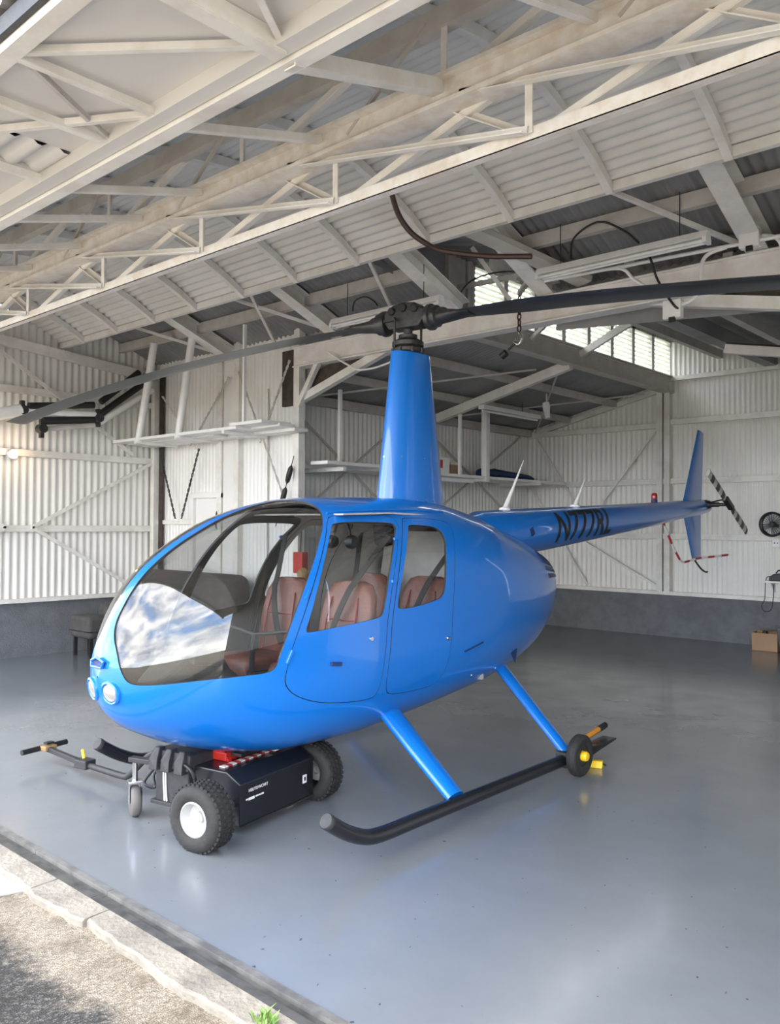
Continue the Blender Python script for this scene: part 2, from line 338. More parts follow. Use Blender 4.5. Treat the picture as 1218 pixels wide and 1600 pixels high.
# wing rear wall
ww = sroot('wall_wing', 'fine corrugated rear wall of the left wing beside the tail bay', 'wall')
sheets(ww, (XL-.08, YW+.05, 0), (1,0,0), (0,0,1), 1.10, 4.3, .8, 'wall_white', .076, .008, (0,-1,0))
sheets(ww, (-9.13, YW+.05, 0), (1,0,0), (0,0,1), 1.55, 4.3, .8, 'wall_white', .076, .008, (0,-1,0))
sheets(ww, (-9.79, YW+.05, 2.16), (1,0,0), (0,0,1), .66, 2.15, .8, 'wall_white', .076, .008, (0,-1,0))
girt(ww, (-10.7, YW+.02, 1.75), (-9.82, YW+.02, 1.75), .05, .06)
for x in (-9.16, -8.80, -7.63): 
    bb = MB(); bb.bar((x, YW, 0), (x, YW, 4.1), .10, .09, (0,1,0)); bb.build('post', 'steel_white', ww)
bb = MB(); bb.bar((-10.72, YW-.03, 0), (-10.72, YW-.03, 3.95), .09, .09, (0,1,0)); bb.build('post', 'steel_white', ww)
bb = MB(); bb.bar((-10.6, YW+.0, 0), (-10.6, YW+.0, 3.9), .10, .02, (0,1,0)); bb.build('dark_strip', 'timber_and_shade', ww)
bb = MB(); bb.box((-7.93, YW-.012, 3.18), (-7.68, YW+.03, 3.86)); bb.build('timber_board', 'timber_and_shade', ww)
bb = MB(); bb.box((-9.1, YW-.02, 0), (-8.84, YW+.03, 4.2)); bb.build('flat_panel', 'wall_white', ww)
d1 = struct(empty('door_1', (-9.46, YW, 0)), 'white framed door in the wing rear wall', 'door')
for x in (-.31, .31):
    bb = MB(); bb.bar((x, 0, 0), (x, 0, 2.1), .05, .08, (0,1,0)); bb.build('jamb', 'wall_white', d1)
bb = MB(); bb.bar((-.35, 0, 2.11), (.35, 0, 2.11), .10, .06); bb.build('lintel', 'wall_white', d1)
bb = MB(); bb.box((-.33, .01, .0), (.33, .04, 2.17)); bb.build('door_leaf', 'wall_white', d1)
bb = MB(); bb.tube(spline([(.25, -.02, 1.92), (.26, -.05, 1.86), (.25, -.05, 1.72), (.27, -.02, 1.62)], 5), .012, 6); bb.build('door_closer', 'black', d1)
# tail bay walls
wa = sroot('wall_alcove', 'corrugated left wall of the tail bay under the lean-to roof', 'wall')
sheets(wa, (XA-.03, YW+.0, .62), (0,1,0), (0,0,1), YB-YW+.1, 2.82, .8, 'wall_sheet', .09, .011, (1,0,0))
for z in (1.6, 2.5): girt(wa, (XA+.03, YW+.1, z), (XA+.03, YB, z))
girt(wa, (XA+.05, YW+.1, 3.36), (XA+.05, YB, 3.36), .09, .12, 'top_plate', 'steel_grey')
for y0, y1 in ((7.0, 9.3), (9.6, 12.4)):
    girt(wa, (XA+.07, y0, 3.3), (XA+.07, y1, 1.7), .02, .03, 'brace', 'steel_grey'); girt(wa, (XA+.09, y1, 3.3), (XA+.09, y0, 1.7), .02, .03, 'brace', 'steel_grey')
wb = sroot('wall_back', 'corrugated rear wall of the tail bay with white girts', 'wall')
sheets(wb, (XA-.1, YB+.03, .60), (1,0,0), (0,0,1), XC-XA+.1, 4, .8, 'wall_sheet', .09, .011, (0,-1,0), top=lambda u: 2.83+.235*u)
sheets(wb, (XC, YB+.03, .60), (1,0,0), (0,0,1), XA2-XC, 4, .8, 'wall_sheet', .076, .009, (0,-1,0), top=lambda u: 4.12-.2*u)
for z in (1.575, 2.44): girt(wb, (XA, YB-.03, z), (XA2, YB-.03, z))
girt(wb, (XA+.1, YB-.03, 3.33), (XC-.1, YB-.03, 3.33)); girt(wb, (XC, YB-.03, 3.37), (XA2, YB-.03, 3.37)); girt(wb, (XC, YB-.03, 4.05), (XA2, YB-.03, 4.05), .06, .07)
girt(wb, (XA, YB-.02, 3.32), (XC, YB-.02, 3.93), .07, .08, 'rafter')
for x in (XC, -5.72): girt(wb, (x, YB-.05, .68), (x, YB-.05, 4.0), .09, .10, 'post', up=(0,1,0))
for a, c in (((-8.0, 3.25), (-6.9, 1.65)), ((-5.75, 3.3), (-7.1, 1.65)), ((-7.3, 1.6), (-5.7, .75)), ((-8.1, 2.4), (-7.0, .75))):
    girt(wb, (a[0], YB-.07, a[1]), (c[0], YB-.07, c[1]), .02, .03, 'brace')
bb = MB(); bb.box((XA-.2, YB-.02, -.05), (XA2+.2, YB+.18, .66)); struct(bb.build('baseboard_back', 'plinth', bevel=.01), 'grey rendered concrete plinth under the rear wall', 'plinth')
bb = MB(); bb.bar((XA, YB-.03, .685), (XA2, YB-.03, .685), .10, .055); struct(bb.build('trim_2', 'steel_white'), 'white sill angle along the rear plinth', 'trim')
bb = MB(); bb.box((XA-.2, YW+.1, -.05), (XA+.02, YB, .70)); struct(bb.build('baseboard_alcove', 'plinth'), 'grey concrete plinth under the tail bay side wall', 'plinth')
# walls out of frame on the right
wr = sroot('wall_right', 'right corrugated wall of the front bay', 'wall')
sheets(wr, (XR+.03, 1.9, 0), (0,1,0), (0,0,1), YW-1.9, 5.0, .8, 'wall_sheet', .1, .014, (-1,0,0))
wr2 = sroot('wall_wing_right', 'corrugated rear wall of the right wing', 'wall')
sheets(wr2, (XA2, YW+.05, 0), (1,0,0), (0,0,1), XR-XA2, 4.55, .8, 'wall_white', .1, .008, (0,-1,0))
wr3 = sroot('wall_tail_right', 'corrugated right wall of the tail bay', 'wall')
sheets(wr3, (XA2+.03, YW+.05, 0), (0,1,0), (0,0,1), YB-YW, 3.7, .8, 'wall_sheet', .1, .011, (-1,0,0))
bb = MB(); bb.box((XR-.02, 1.9, -.05), (XR+.18, YW+.1, .70)); struct(bb.build('baseboard_right', 'plinth'), 'grey concrete plinth under the right wall', 'plinth')

# ---- arched front roof: corrugations run along the hangar, ribs across
ARC = [(2.0,3.76),(2.5,4.07),(2.97,4.30),(3.44,4.445),(3.8,4.51),(4.15,4.53),(4.41,4.505),(4.67,4.43),(4.87,4.345),(5.10,4.245),(5.35,4.10)]
arc = [(p.x, p.y) for p in spline([(y, z, 0) for y, z in ARC], 30)]
def resample(poly, step):
    out = [poly[0]]; acc = 0; nxt = step
    for (a, c) in zip(poly, poly[1:]):
        l = math.hypot(c[0]-a[0], c[1]-a[1])
        while acc+l >= nxt:
            t = (nxt-acc)/l; out.append((a[0]+(c[0]-a[0])*t, a[1]+(c[1]-a[1])*t)); nxt += step
        acc += l
    return out
fine = resample(arc, .08/6)
ribx = [-1.96-.822*i for i in range(-5, 12)]; ribx = sorted(x for x in ribx if x > XL+.1)
ca = sroot('ceiling_arch', 'arched corrugated roof over the front bay', 'ceiling')
edges = [XL]+ribx+[XR]
for k, (x0, x1) in enumerate(zip(edges, edges[1:])):
    b = MB(); n = len(fine)
    for j, (y, z) in enumerate(fine):
        y1, z1 = fine[min(j+1, n-1)]; y0, z0 = fine[max(j-1, 0)]; d = math.hypot(y1-y0, z1-z0); ny, nz_ = -(z1-z0)/d, (y1-y0)/d
        a = .0145*math.cos(2*PI*j/6)+.03
        b.v.append((x0-.02, y+ny*a, z+nz_*a)); b.v.append((x1+.02, y+ny*a, z+nz_*a+.001*(k % 2)))
    b.f = [(2*j, 2*j+1, 2*j+3, 2*j+2) for j in range(n-1)]
    b.build('roof_sheet', 'roof_sheet', ca, smooth=True, angle=180)
coarse = resample(arc, .14)
if math.hypot(coarse[-1][0]-arc[-1][0], coarse[-1][1]-arc[-1][1]) > .01: coarse.append(arc[-1])
rib0 = None
for x in ribx:
    if rib0 is None:
        b = MB(); rg = []
        for j, (y, z) in enumerate(coarse):
            rg.append([(-.028, y, z-.05), (.028, y, z-.05), (.028, y, z+.022), (-.028, y, z+.022)])
        b.loft(rg); rib0 = b.build('roof_rib', 'steel_white', ca); rib0.location = (x, 0, 0)
    else:
        o = rib0.copy(); COL.objects.link(o); o.location = (x, 0, 0)
b = MB(); b.bar((XL, 5.36, 4.10), (XR, 5.36, 4.10), .05, .07); b.build('eave_beam', 'steel_white', ca)

# rear strip of the front roof (corrugations run down the slope)
def zs(y): return 4.08+.4*(YW-y)
cs = sroot('ceiling_strip', 'dark corrugated roof strip behind the arch', 'ceiling')
sl = V((0, 2.2, -.88)).normalized(); nn = V((0, .88, 2.2)).normalized(); LS = math.hypot(2.2, .88)
for x0, x1 in ((XL-.15, -5.25), (-4.2, XR+.1)):
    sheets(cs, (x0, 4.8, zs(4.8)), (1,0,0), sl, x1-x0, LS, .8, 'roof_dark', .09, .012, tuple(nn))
    b = MB(); b.bar((x0, 6.25, zs(6.25)-.08), (x1, 6.25, zs(6.25)-.08), .07, .12); b.build('purlin', 'steel_grey', cs)
    b = MB(); b.bar((x0, 5.5, zs(5.5)-.08), (x1, 5.5, zs(5.5)-.08), .07, .12); b.build('purlin', 'steel_grey', cs)
for x in (-8.95, -6.92, -5.2, -4.15, -2.25, -.3):
    b = MB(); y0, y1 = 5.2, 6.82
    b.ibeam((x, y0, zs(y0)-.15), (x, y1, zs(y1)-.13), .17, .17); b.build('rafter', 'steel_white', cs)
for x0, x1 in ((-8.9, -10.2), (-8.0, -7.0), (-6.85, -8.1), (-6.0, -5.3), (-2.3, -3.4)):
    b = MB(); b.angle((x1, 5.3, zs(5.3)-.2), (x0, 6.75, zs(6.75)-.18), .03); b.build('wind_brace', 'steel_white', cs)
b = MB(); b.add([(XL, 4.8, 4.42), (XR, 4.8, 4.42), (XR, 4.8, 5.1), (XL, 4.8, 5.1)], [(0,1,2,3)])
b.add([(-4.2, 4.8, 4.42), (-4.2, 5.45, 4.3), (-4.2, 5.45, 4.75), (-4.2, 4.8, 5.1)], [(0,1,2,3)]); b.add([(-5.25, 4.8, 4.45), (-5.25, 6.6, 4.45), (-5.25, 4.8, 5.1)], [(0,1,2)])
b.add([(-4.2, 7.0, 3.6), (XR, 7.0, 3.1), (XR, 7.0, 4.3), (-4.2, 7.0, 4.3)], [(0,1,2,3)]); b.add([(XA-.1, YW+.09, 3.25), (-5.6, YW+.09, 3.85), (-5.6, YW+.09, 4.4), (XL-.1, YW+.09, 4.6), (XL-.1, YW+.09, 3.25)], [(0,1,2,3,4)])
b.build('light_leak_closure', 'roof_dark', cs)  # hidden planes added to block sky light at roof gaps; last is the gable
# right roof of the tail bay, falling away from the clerestory
def zr(x): return 4.66-.2*(x-XC)
cr = sroot('ceiling_tail_bay', 'dark corrugated roof of the tail bay right of the clerestory', 'ceiling')
sd = V((1, 0, -.2)).normalized(); sn = V((.2, 0, 1)).normalized()
sheets(cr, (XC-.15, 6.7, zr(XC-.15)), (0,1,0), tuple(sd), YB-6.7+.1, 5.4, .8, 'roof_dark', .09, .012, tuple(sn))
sheets(cr, (XC-.15, 4.8, zr(XC-.15)), (0,1,0), tuple(sd), 1.9, 1.6, .8, 'roof_dark', .09, .012, tuple(sn))
for x, w, h in ((-4.05, .16, .18), (-3.35, .10, .12), (-2.5, .08, .12), (-4.8, .08, .12)):
    b = MB(); b.bar((x, 6.8, zr(x)-.1-h/2), (x, YB, zr(x)-.1-h/2), w, h); b.build('purlin', 'roof_dark' if w > .15 else 'steel_grey', cr)
for y in (YW+.05, 9.6):
    xs0 = -3.55
    b = MB(); b.bar((xs0, y, zr(xs0)-.50), (XA2, y, zr(XA2)-.50), .10, .10); b.build('rafter', 'steel_white', cr)
    pk = .10 if y < 8 else .03  # timber at the front rafter; thin dark bar as painted shadow line at the rear
    b = MB(); b.bar((xs0, y+.03, zr(xs0)-.45+pk/2), (XA2, y+.03, zr(XA2)-.45+pk/2), .05, pk); b.build('timber_shade_bar', 'timber_and_shade', cr)
for a, c in (((-5.3, 6.9, 4.2), (-4.2, 6.7, 4.1)), ((-5.2, 7.4, 4.45), (-4.3, 6.5, 4.0)), ((-4.9, 6.6, 4.45), (-4.55, 6.75, 3.9)), ((-5.5, 8.6, 3.98), (-4.9, 8.6, 4.4)), ((-4.75, 7.2, 4.1), (-4.0, 6.5, 4.15)), ((-4.4, 6.3, 4.2), (-3.9, 6.7, 4.0))):
    b = MB(); b.angle(a, c, .04); b.build('strut', 'steel_grey', cr)
b = MB(); b.bar((-4.35, 5.5, 4.30), (-3.75, 6.75, 3.93), .20, .05); b.build('valley_beam', 'steel_grey', cr)
# lean-to roof
def zl(x): return 3.40+.235*(x-XA)
cl_ = sroot('ceiling_lean_to', 'dark corrugated lean-to roof over the tail bay aisle', 'ceiling')
ld = V((1, 0, .235)).normalized(); ln = V((-.235, 0, 1)).normalized()
sheets(cl_, (XA-.1, YW+.1, zl(XA-.1)+.03), (0,1,0), tuple(ld), YB-YW, 2.72, .8, 'roof_dark', .076, .010, tuple(ln))
for x in (-7.35, -6.5):
    b = MB(); b.bar((x, YW+.1, zl(x)-.06), (x, YB, zl(x)-.06), .06, .10); b.build('purlin', 'steel_grey', cl_)
for y in (9.7,):
    b = MB(); b.bar((XA, y, zl(XA)-.17), (XC, y, zl(XC)-.17), .09, .12); b.build('rafter', 'steel_white', cl_)
b = MB(); b.bar((-7.65, YW+.02, zl(-7.65)-.30), (XC, YW+.02, zl(XC)-.17), .08, .09); b.build('rafter', 'steel_white', cl_)
b = MB(); b.bar((-7.45, YW+.06, zl(-7.45)-.12), (XC, YW+.06, zl(XC)-.06), .05, .16); b.build('timber_shade_bar', 'timber_and_shade', cl_)
b = MB(); b.bar((-7.6, YW-.03, 3.16), (-7.25, YW-.03, 3.66), .06, .06, (0,1,0)); b.build('knee_brace', 'steel_white', cl_)
for a, c in (((-7.9, 7.2), (-6.0, 9.5)), ((-6.1, 7.1), (-7.9, 9.4)), ((-7.9, 9.9), (-5.9, 12.5)), ((-5.9, 9.9), (-7.9, 12.5))):
    b = MB(); b.bar((a[0], a[1], zl(a[0])-.12), (c[0], c[1], zl(c[0])-.12), .022); b.build('tie_rod', 'steel_grey', cl_)
# header beam across the tail bay
b = MB(); b.bar((-7.66, YW, 3.745), (XR, YW, 3.745), .12, .22); b.ibeam((-7.66, YW, 3.745), (XR, YW, 3.745), .18, .25, .02); struct(b.build('header_beam', 'steel_white', bevel=.008), 'deep white steel header beam across the tail bay opening', 'beam')

# ---- clerestory
b = MB(); b.ibeam((XC, YW+.1, 3.96), (XC, YB+.02, 3.96), .16, .26, .02); b.bar((XC, YW+.1, 3.96), (XC, YB, 3.96), .05, .24); struct(b.build('clerestory_beam', 'steel_grey'), 'pale steel beam carrying the clerestory windows', 'beam')
ys = [7.5+.655*i for i in range(9)]
for i in range(8):
    y0, y1 = ys[i], ys[i+1]
    w = struct(empty('window_%d' % (i+1), (XC, (y0+y1)/2, 4.08)), 'clerestory window with white louvre slats', 'window')
    hw = (y1-y0)/2
    for s in (-1, 1):
        b = MB(); b.box((-.04, s*(hw-.022)-.022, 0), (.04, s*(hw-.022)+.022, .60)); b.build('mullion', 'steel_white', w)
    b = MB(); b.box((-.04, -hw, .54), (.04, hw, .60)); b.build('head', 'steel_white', w)
    b = MB(); b.box((-.04, -hw, -.02), (.04, hw, .015)); b.build('sill', 'steel_white', w)
    slat = None
    for j in range(8):
        z = .045+.064*j
        if slat is None:
            b = MB(); b.bar((.0, -hw+.046, 0), (.0, hw-.046, 0), .075, .004, (.75, 0, .66)); slat = b.build('louvre_slat', 'louvre_white', w); so = slat
        else:
            so = slat.copy(); COL.objects.link(so)
        so.location = (0, 0, z)
b = MB(); b.bar((XC+.02, 7.42, 3.9), (XC+.02, 7.42, 4.72), .10, .10, (0,1,0)); b.bar((XC+.02, 7.2, 3.9), (XC+.02, 7.2, 4.72), .06, .3, (0,1,0)); struct(b.build('trim_3', 'steel_grey'), 'grey end post of the clerestory', 'trim')
b = MB(); b.bar((XC+.03, 9.9, 4.0), (XC+.86, 9.9, 4.37), .05, .09); struct(b.build('trim_4', 'steel_white'), 'diagonal knee brace in front of the clerestory windows', 'trim')
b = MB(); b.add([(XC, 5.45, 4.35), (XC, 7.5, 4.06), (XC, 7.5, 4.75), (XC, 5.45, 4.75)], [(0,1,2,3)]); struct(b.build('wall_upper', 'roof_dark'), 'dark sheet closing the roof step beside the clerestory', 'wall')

# ---- door header truss: three chords in one upright plane
YT = 3.05
tr = sroot('header_truss', 'white steel lattice truss above the hangar door', 'truss')
ZP, ZG, ZC = 4.10, 3.73, 3.405
b = MB(); b.bar((XL, YT, ZP), (XR, YT, ZP), .07, .10); b.build('top_chord', 'steel_grey', tr)
b = MB(); b.ibeam((XL, YT, ZG), (XR, YT, ZG), .16, .15, .02); b.bar((XL, YT, ZG), (XR, YT, ZG), .07, .13); b.build('middle_girder', 'steel_rust', tr)
b = MB(); b.bar((XL, YT, ZC), (XR, YT, ZC), .022, .06); b.bar((XL, YT+.012, ZC-.027), (XR, YT+.012, ZC-.027), .046, .007); b.build('bottom_chord', 'steel_rust', tr)
xv = [-2.42-1.51*i for i in range(-3, 6)]
for x in xv:
    if not XL < x < XR: continue
    b = MB(); b.angle((x, YT, ZG), (x, YT, ZP), .034); b.build('web_vertical', 'steel_white', tr)
    b = MB(); b.angle((x-.05, YT+.03, ZG+.05), (x+.95, YT+.03, ZP), .036); b.build('web_diagonal', 'steel_white', tr)
    b = MB(); b.bar((x-.1, YT-.03, ZP), (x-.62, YT-.03, ZG), .018); b.build('web_rod', 'steel_grey', tr)
xc = [-1.955-1.185*i for i in range(-4, 8)]
for i, x in enumerate(xc):
    if not XL < x < XR: continue
    b = MB(); b.angle((x, YT, ZC), (x, YT, ZG), .036); b.build('web_vertical', 'steel_white', tr)
    for dx, off in ((-1.55, -.05), (-.48, .04), (1.02, .05)):
        if XL < x+dx < XR:
            b = MB(); b.angle((x, YT+off, ZC+.01), (x+dx, YT+off, ZG-.03), .036); b.build('web_diagonal', 'steel_white', tr)
# ---- door head, soffit and eave in front of the door
ZS = 3.55
hd = sroot('door_head', 'white double channel door head above the threshold', 'door head')
b = MB(); b.bar((XL-.2, 2.045, ZS+.0), (XR+.2, 2.045, ZS+.0), .075, .07); b.build('outer_channel', 'soffit_white', hd)
b = MB(); b.bar((XL-.2, 2.125, ZS-.01), (XR+.2, 2.125, ZS-.01), .07, .09); b.build('inner_channel', 'steel_white', hd)
b = MB(); b.bar((XL-.2, 2.09, ZS+.14), (XR+.2, 2.09, ZS+.14), .04, .3); b.build('head_board', 'roof_sheet', hd)
for x in (-2.44, -3.24, -4.31, -4.98, -5.8, -6.6, -7.4, -8.2, -9.0, -9.8, -1.64, -.84, 0, .9):
    b = MB(); b.angle((x, 2.10, ZS-.035), (x, YT-.04, ZG+.035), .062 if x == -2.44 else .036, .006); b.build('tie_angle', 'steel_white', hd)
sf = sroot('soffit', 'white flat soffit panels outside the door head', 'soffit')
px = [XL, -9.2, -7.6, -6.0, -5.3, -4.31, -3.98, -2.44, -.9, .9, XR]
for x0, x1 in zip(px, px[1:]):
    if (x0, x1) == (-4.31, -3.98):
        b = MB(); corr(b, (x0, 1.40, ZS+.03), (0,1,0), (1,0,0), .64, x1-x0, .13, .018, (0,0,1)); b.build('corrugated_panel', 'soffit_white', sf, smooth=True, angle=180)
    else:
        b = MB(); b.box((x0+.002, 1.40, ZS+.03), (x1-.002, 2.04, ZS+.045)); b.build('panel', 'soffit_white', sf)
for a, c in (((-3.24, 1.40), (-2.42, 2.06)), ((-3.24, 1.42), (-3.66, 2.06)), ((-4.31, 1.42), (-3.24, 2.05)), ((-2.42, 2.06), (-2.0, 1.42))):
    b = MB(); b.angle((a[0], a[1], ZS), (c[0], c[1], ZS), .02 if a[0] == -3.24 and c[0] < -3.3 else .026); b.build('soffit_brace', 'steel_white' if c[0] > -3.3 else 'steel_grey', sf)
for x in (-3.24, -2.44, -3.65, -4.31, -5.3, -6.2, -1.6):
    b = MB(); b.angle((x, 1.40, ZS-.01), (x, 2.06, ZS-.01), .032 if x != -2.44 else .07, .006); b.build('soffit_joist', 'steel_white', sf)
ev = sroot('eave', 'white eave channel with dark scalloped roof sheet edge', 'eave')
b = MB(); b.bar((XL-.3, 1.385, ZS+.01), (XR+.3, 1.385, ZS+.01), .07, .08); b.build('eave_channel', 'steel_white', ev)
b = MB(); b.bar((XL-.3, 1.335, ZS+.04), (XR+.3, 1.335, ZS+.04), .025, .07); b.build('gutter_lip', 'charcoal', ev)
b = MB(); corr(b, (XL-.3, 1.30, ZS+.10), (1,0,0), (0,1,.1), XR-XL+.6, .8, .09, .016, (0,0,1)); b.build('roof_edge_sheet', 'roof_dark', ev, smooth=True, angle=180)

# ================================================================== helicopter
# local axes: x to the nose, y to port, z up; origin under the mast
HEL = empty('helicopter', (-4.08, 4.70, 0), math.radians(-89.2))
tag(HEL, 'bright blue four-seat helicopter on skids with two drooping black rotor blades', 'helicopter')
XT=[2.48,2.455,2.36,2.25,2.09,1.9,1.68,1.44,1.23,1.01,.32,0,-.42,-.85,-1.2,-1.5,-1.72,-1.86,-1.92]
ZT=[.93,1.07,1.29,1.44,1.57,1.68,1.78,1.85,1.885,1.905,1.92,1.91,1.85,1.75,1.655,1.56,1.47,1.36,1.24]
XB=[2.48,2.45,2.36,2.2,2.0,1.7,1.4,1.0,.5,0,-.4,-.8,-1.2,-1.5,-1.72,-1.86,-1.92]
ZB=[.93,.80,.675,.575,.49,.415,.38,.378,.415,.465,.505,.56,.65,.77,.905,1.07,1.24]
XW=[2.48,2.455,2.36,2.25,2.09,1.9,1.68,1.44,1.23,1.01,.4,0,-.42,-.85,-1.2,-1.5,-1.72,-1.86,-1.92]
W =[0,.11,.255,.345,.43,.505,.565,.605,.628,.64,.64,.628,.60,.54,.47,.37,.26,.145,0]
def pchip(X,Y):
    X=np.array(X[::-1],float);Y=np.array(Y[::-1],float)
    h=np.diff(X);d=np.diff(Y)/h;m=np.zeros(len(X))
    for i in range(1,len(X)-1):
        if d[i-1]*d[i]>0:
            w1=2*h[i]+h[i-1];w2=h[i]+2*h[i-1];m[i]=(w1+w2)/(w1/d[i-1]+w2/d[i])
    m[0]=d[0];m[-1]=d[-1]
    def f(x):
        x=np.clip(x,X[0],X[-1]);i=np.clip(np.searchsorted(X,x)-1,0,len(X)-2)
        t=(x-X[i])/h[i]
        return (1+2*t)*(1-t)**2*Y[i]+t*(1-t)**2*h[i]*m[i]+t*t*(3-2*t)*Y[i+1]+t*t*(t-1)*h[i]*m[i+1]
    return f
fT,fB,fW=pchip(XT,ZT),pchip(XB,ZB),pchip(XW,W)
fM=pchip([2.48,2.0,1.0,0,-.8,-1.92],[.93,.95,1.0,1.02,1.12,1.24])
fN=pchip([2.48,2.0,1.4,.4,-.4,-1.0,-1.92],[2.0,2.25,2.6,2.7,2.5,2.2,2.0])
fNB=pchip([2.48,2.0,1.4,-.4,-1.92],[2.0,2.3,2.8,2.7,2.1])
def S(x,s):
    """s in -1 (bottom centre) .. 1 (top centre), port side"""
    x=np.asarray(x,float);s=np.asarray(s,float)
    ph=s*np.pi/2; c=np.abs(np.cos(ph));sn=np.abs(np.sin(ph))
    n=np.where(s>=0,fN(x),fNB(x)); e=2/n
    y=fW(x)*c**e
    zm=fM(x); z=np.where(s>=0,zm+(fT(x)-zm)*sn**e, zm-(zm-fB(x))*sn**e)
    return np.stack([x+0*y,y,z],-1)

def cosS(x, ytarget):
    """s for which the section at x has half width ytarget (upper half)"""
    w = float(fW(x)); n = float(fN(x)); c = min(1, (ytarget/w)**(n/2)) if w > ytarget else 1
    return math.degrees(math.acos(c))/90
def chaikin(P, k=2):
    for _ in range(k):
        Q = []
        for i in range(len(P)):
            a, b_ = P[i], P[(i+1) % len(P)]
            Q += [(.75*a[0]+.25*b_[0], .75*a[1]+.25*b_[1]), (.25*a[0]+.75*b_[0], .25*a[1]+.75*b_[1])]
        P = Q
    return P
def dens(P, d=.03):
    out = []
    for i in range(len(P)):
        a, b_ = P[i], P[(i+1) % len(P)]; n = max(1, int(math.hypot(a[0]-b_[0], a[1]-b_[1])/d))
        out += [(a[0]+(b_[0]-a[0])*j/n, a[1]+(b_[1]-a[1])*j/n) for j in range(n)]
    return out
def pip(p, poly):
    x, y = p; c = False; n = len(poly); j = n-1
    for i in range(n):
        xi, yi = poly[i]; xj, yj = poly[j]
        if (yi > y) != (yj > y) and x < (xj-xi)*(y-yi)/(yj-yi)+xi: c = not c
        j = i
    return c
# outlines in (station x, girth parameter s)
top_edge = [2.405, 2.349, 2.257, 2.119, 1.946, 1.756, 1.56, 1.391, 1.29]
WS = [(x, cosS(x, .034)) for x in top_edge]+[(1.235, .90), (1.205, .80), (1.215, .70), (1.282, .5725), (1.364, .4675), (1.465, .3375), (1.574, .2075), (1.662, .0975), (1.709, .03), (1.743, -.0075), (1.80, -.022), (1.926, -.024), (2.173, -.0345), (2.345, -.07), (2.40, -.085), (2.425, -.03), (2.44, .18), (2.438, .5), (2.43, .75)]
W1 = [(1.201, .575), (.95, .56), (.707, .5425), (.686, .515), (.734, .4525), (.869, .255), (.944, .1225), (.971, .0775), (1.018, .0675), (1.276, .065), (1.546, .0675), (1.56, .08), (1.519, .1325), (1.425, .2825), (1.316, .44), (1.235, .5525)]
W2 = [(.544, .5225), (.40, .517), (.26, .495), (.226, .4225), (.287, .3), (.341, .155), (.375, .1125), (.463, .0975), (.659, .085), (.825, .085), (.842, .1025), (.768, .22), (.625, .4275), (.57, .51)]
D1 = [(1.19, .645), (.90, .625), (.60, .605), (.768, .3525), (.917, .0975), (.964, -.065), (.99, -.22), (1.05, -.26), (1.343, -.2275), (1.60, -.16), (1.69, -.09), (1.69, -.02), (1.59, .1075), (1.448, .3), (1.316, .4825), (1.24, .60)]
D2 = [(.56, .59), (.30, .58), (.10, .56), (.097, .475), (.185, .3), (.266, .0875), (.287, -.02), (.348, -.2475), (.449, -.31), (.85, -.268), (.93, -.22), (.927, -.07), (.88, .095), (.734, .35), (.59, .57)]
def inset(P, q):
    cx = sum(p[0] for p in P)/len(P); cy = sum(p[1] for p in P)/len(P)
    return [(p[0]+(cx-p[0])*q/max(.05, math.hypot(cx-p[0], cy-p[1])), p[1]+(cy-p[1])*q/max(.05, math.hypot(cx-p[0], cy-p[1]))) for p in P]
A0, A1 = -1.919, 2.479
def a_of_x(x): return x if x < 1.9 else 1.9+(.58-math.sqrt(max(0, .58*.58-(x-1.9)**2*(.58*.58)/(.58*.58)))*.0-.58)+ (x-1.9) + .35*((x-1.9)/.58)**4
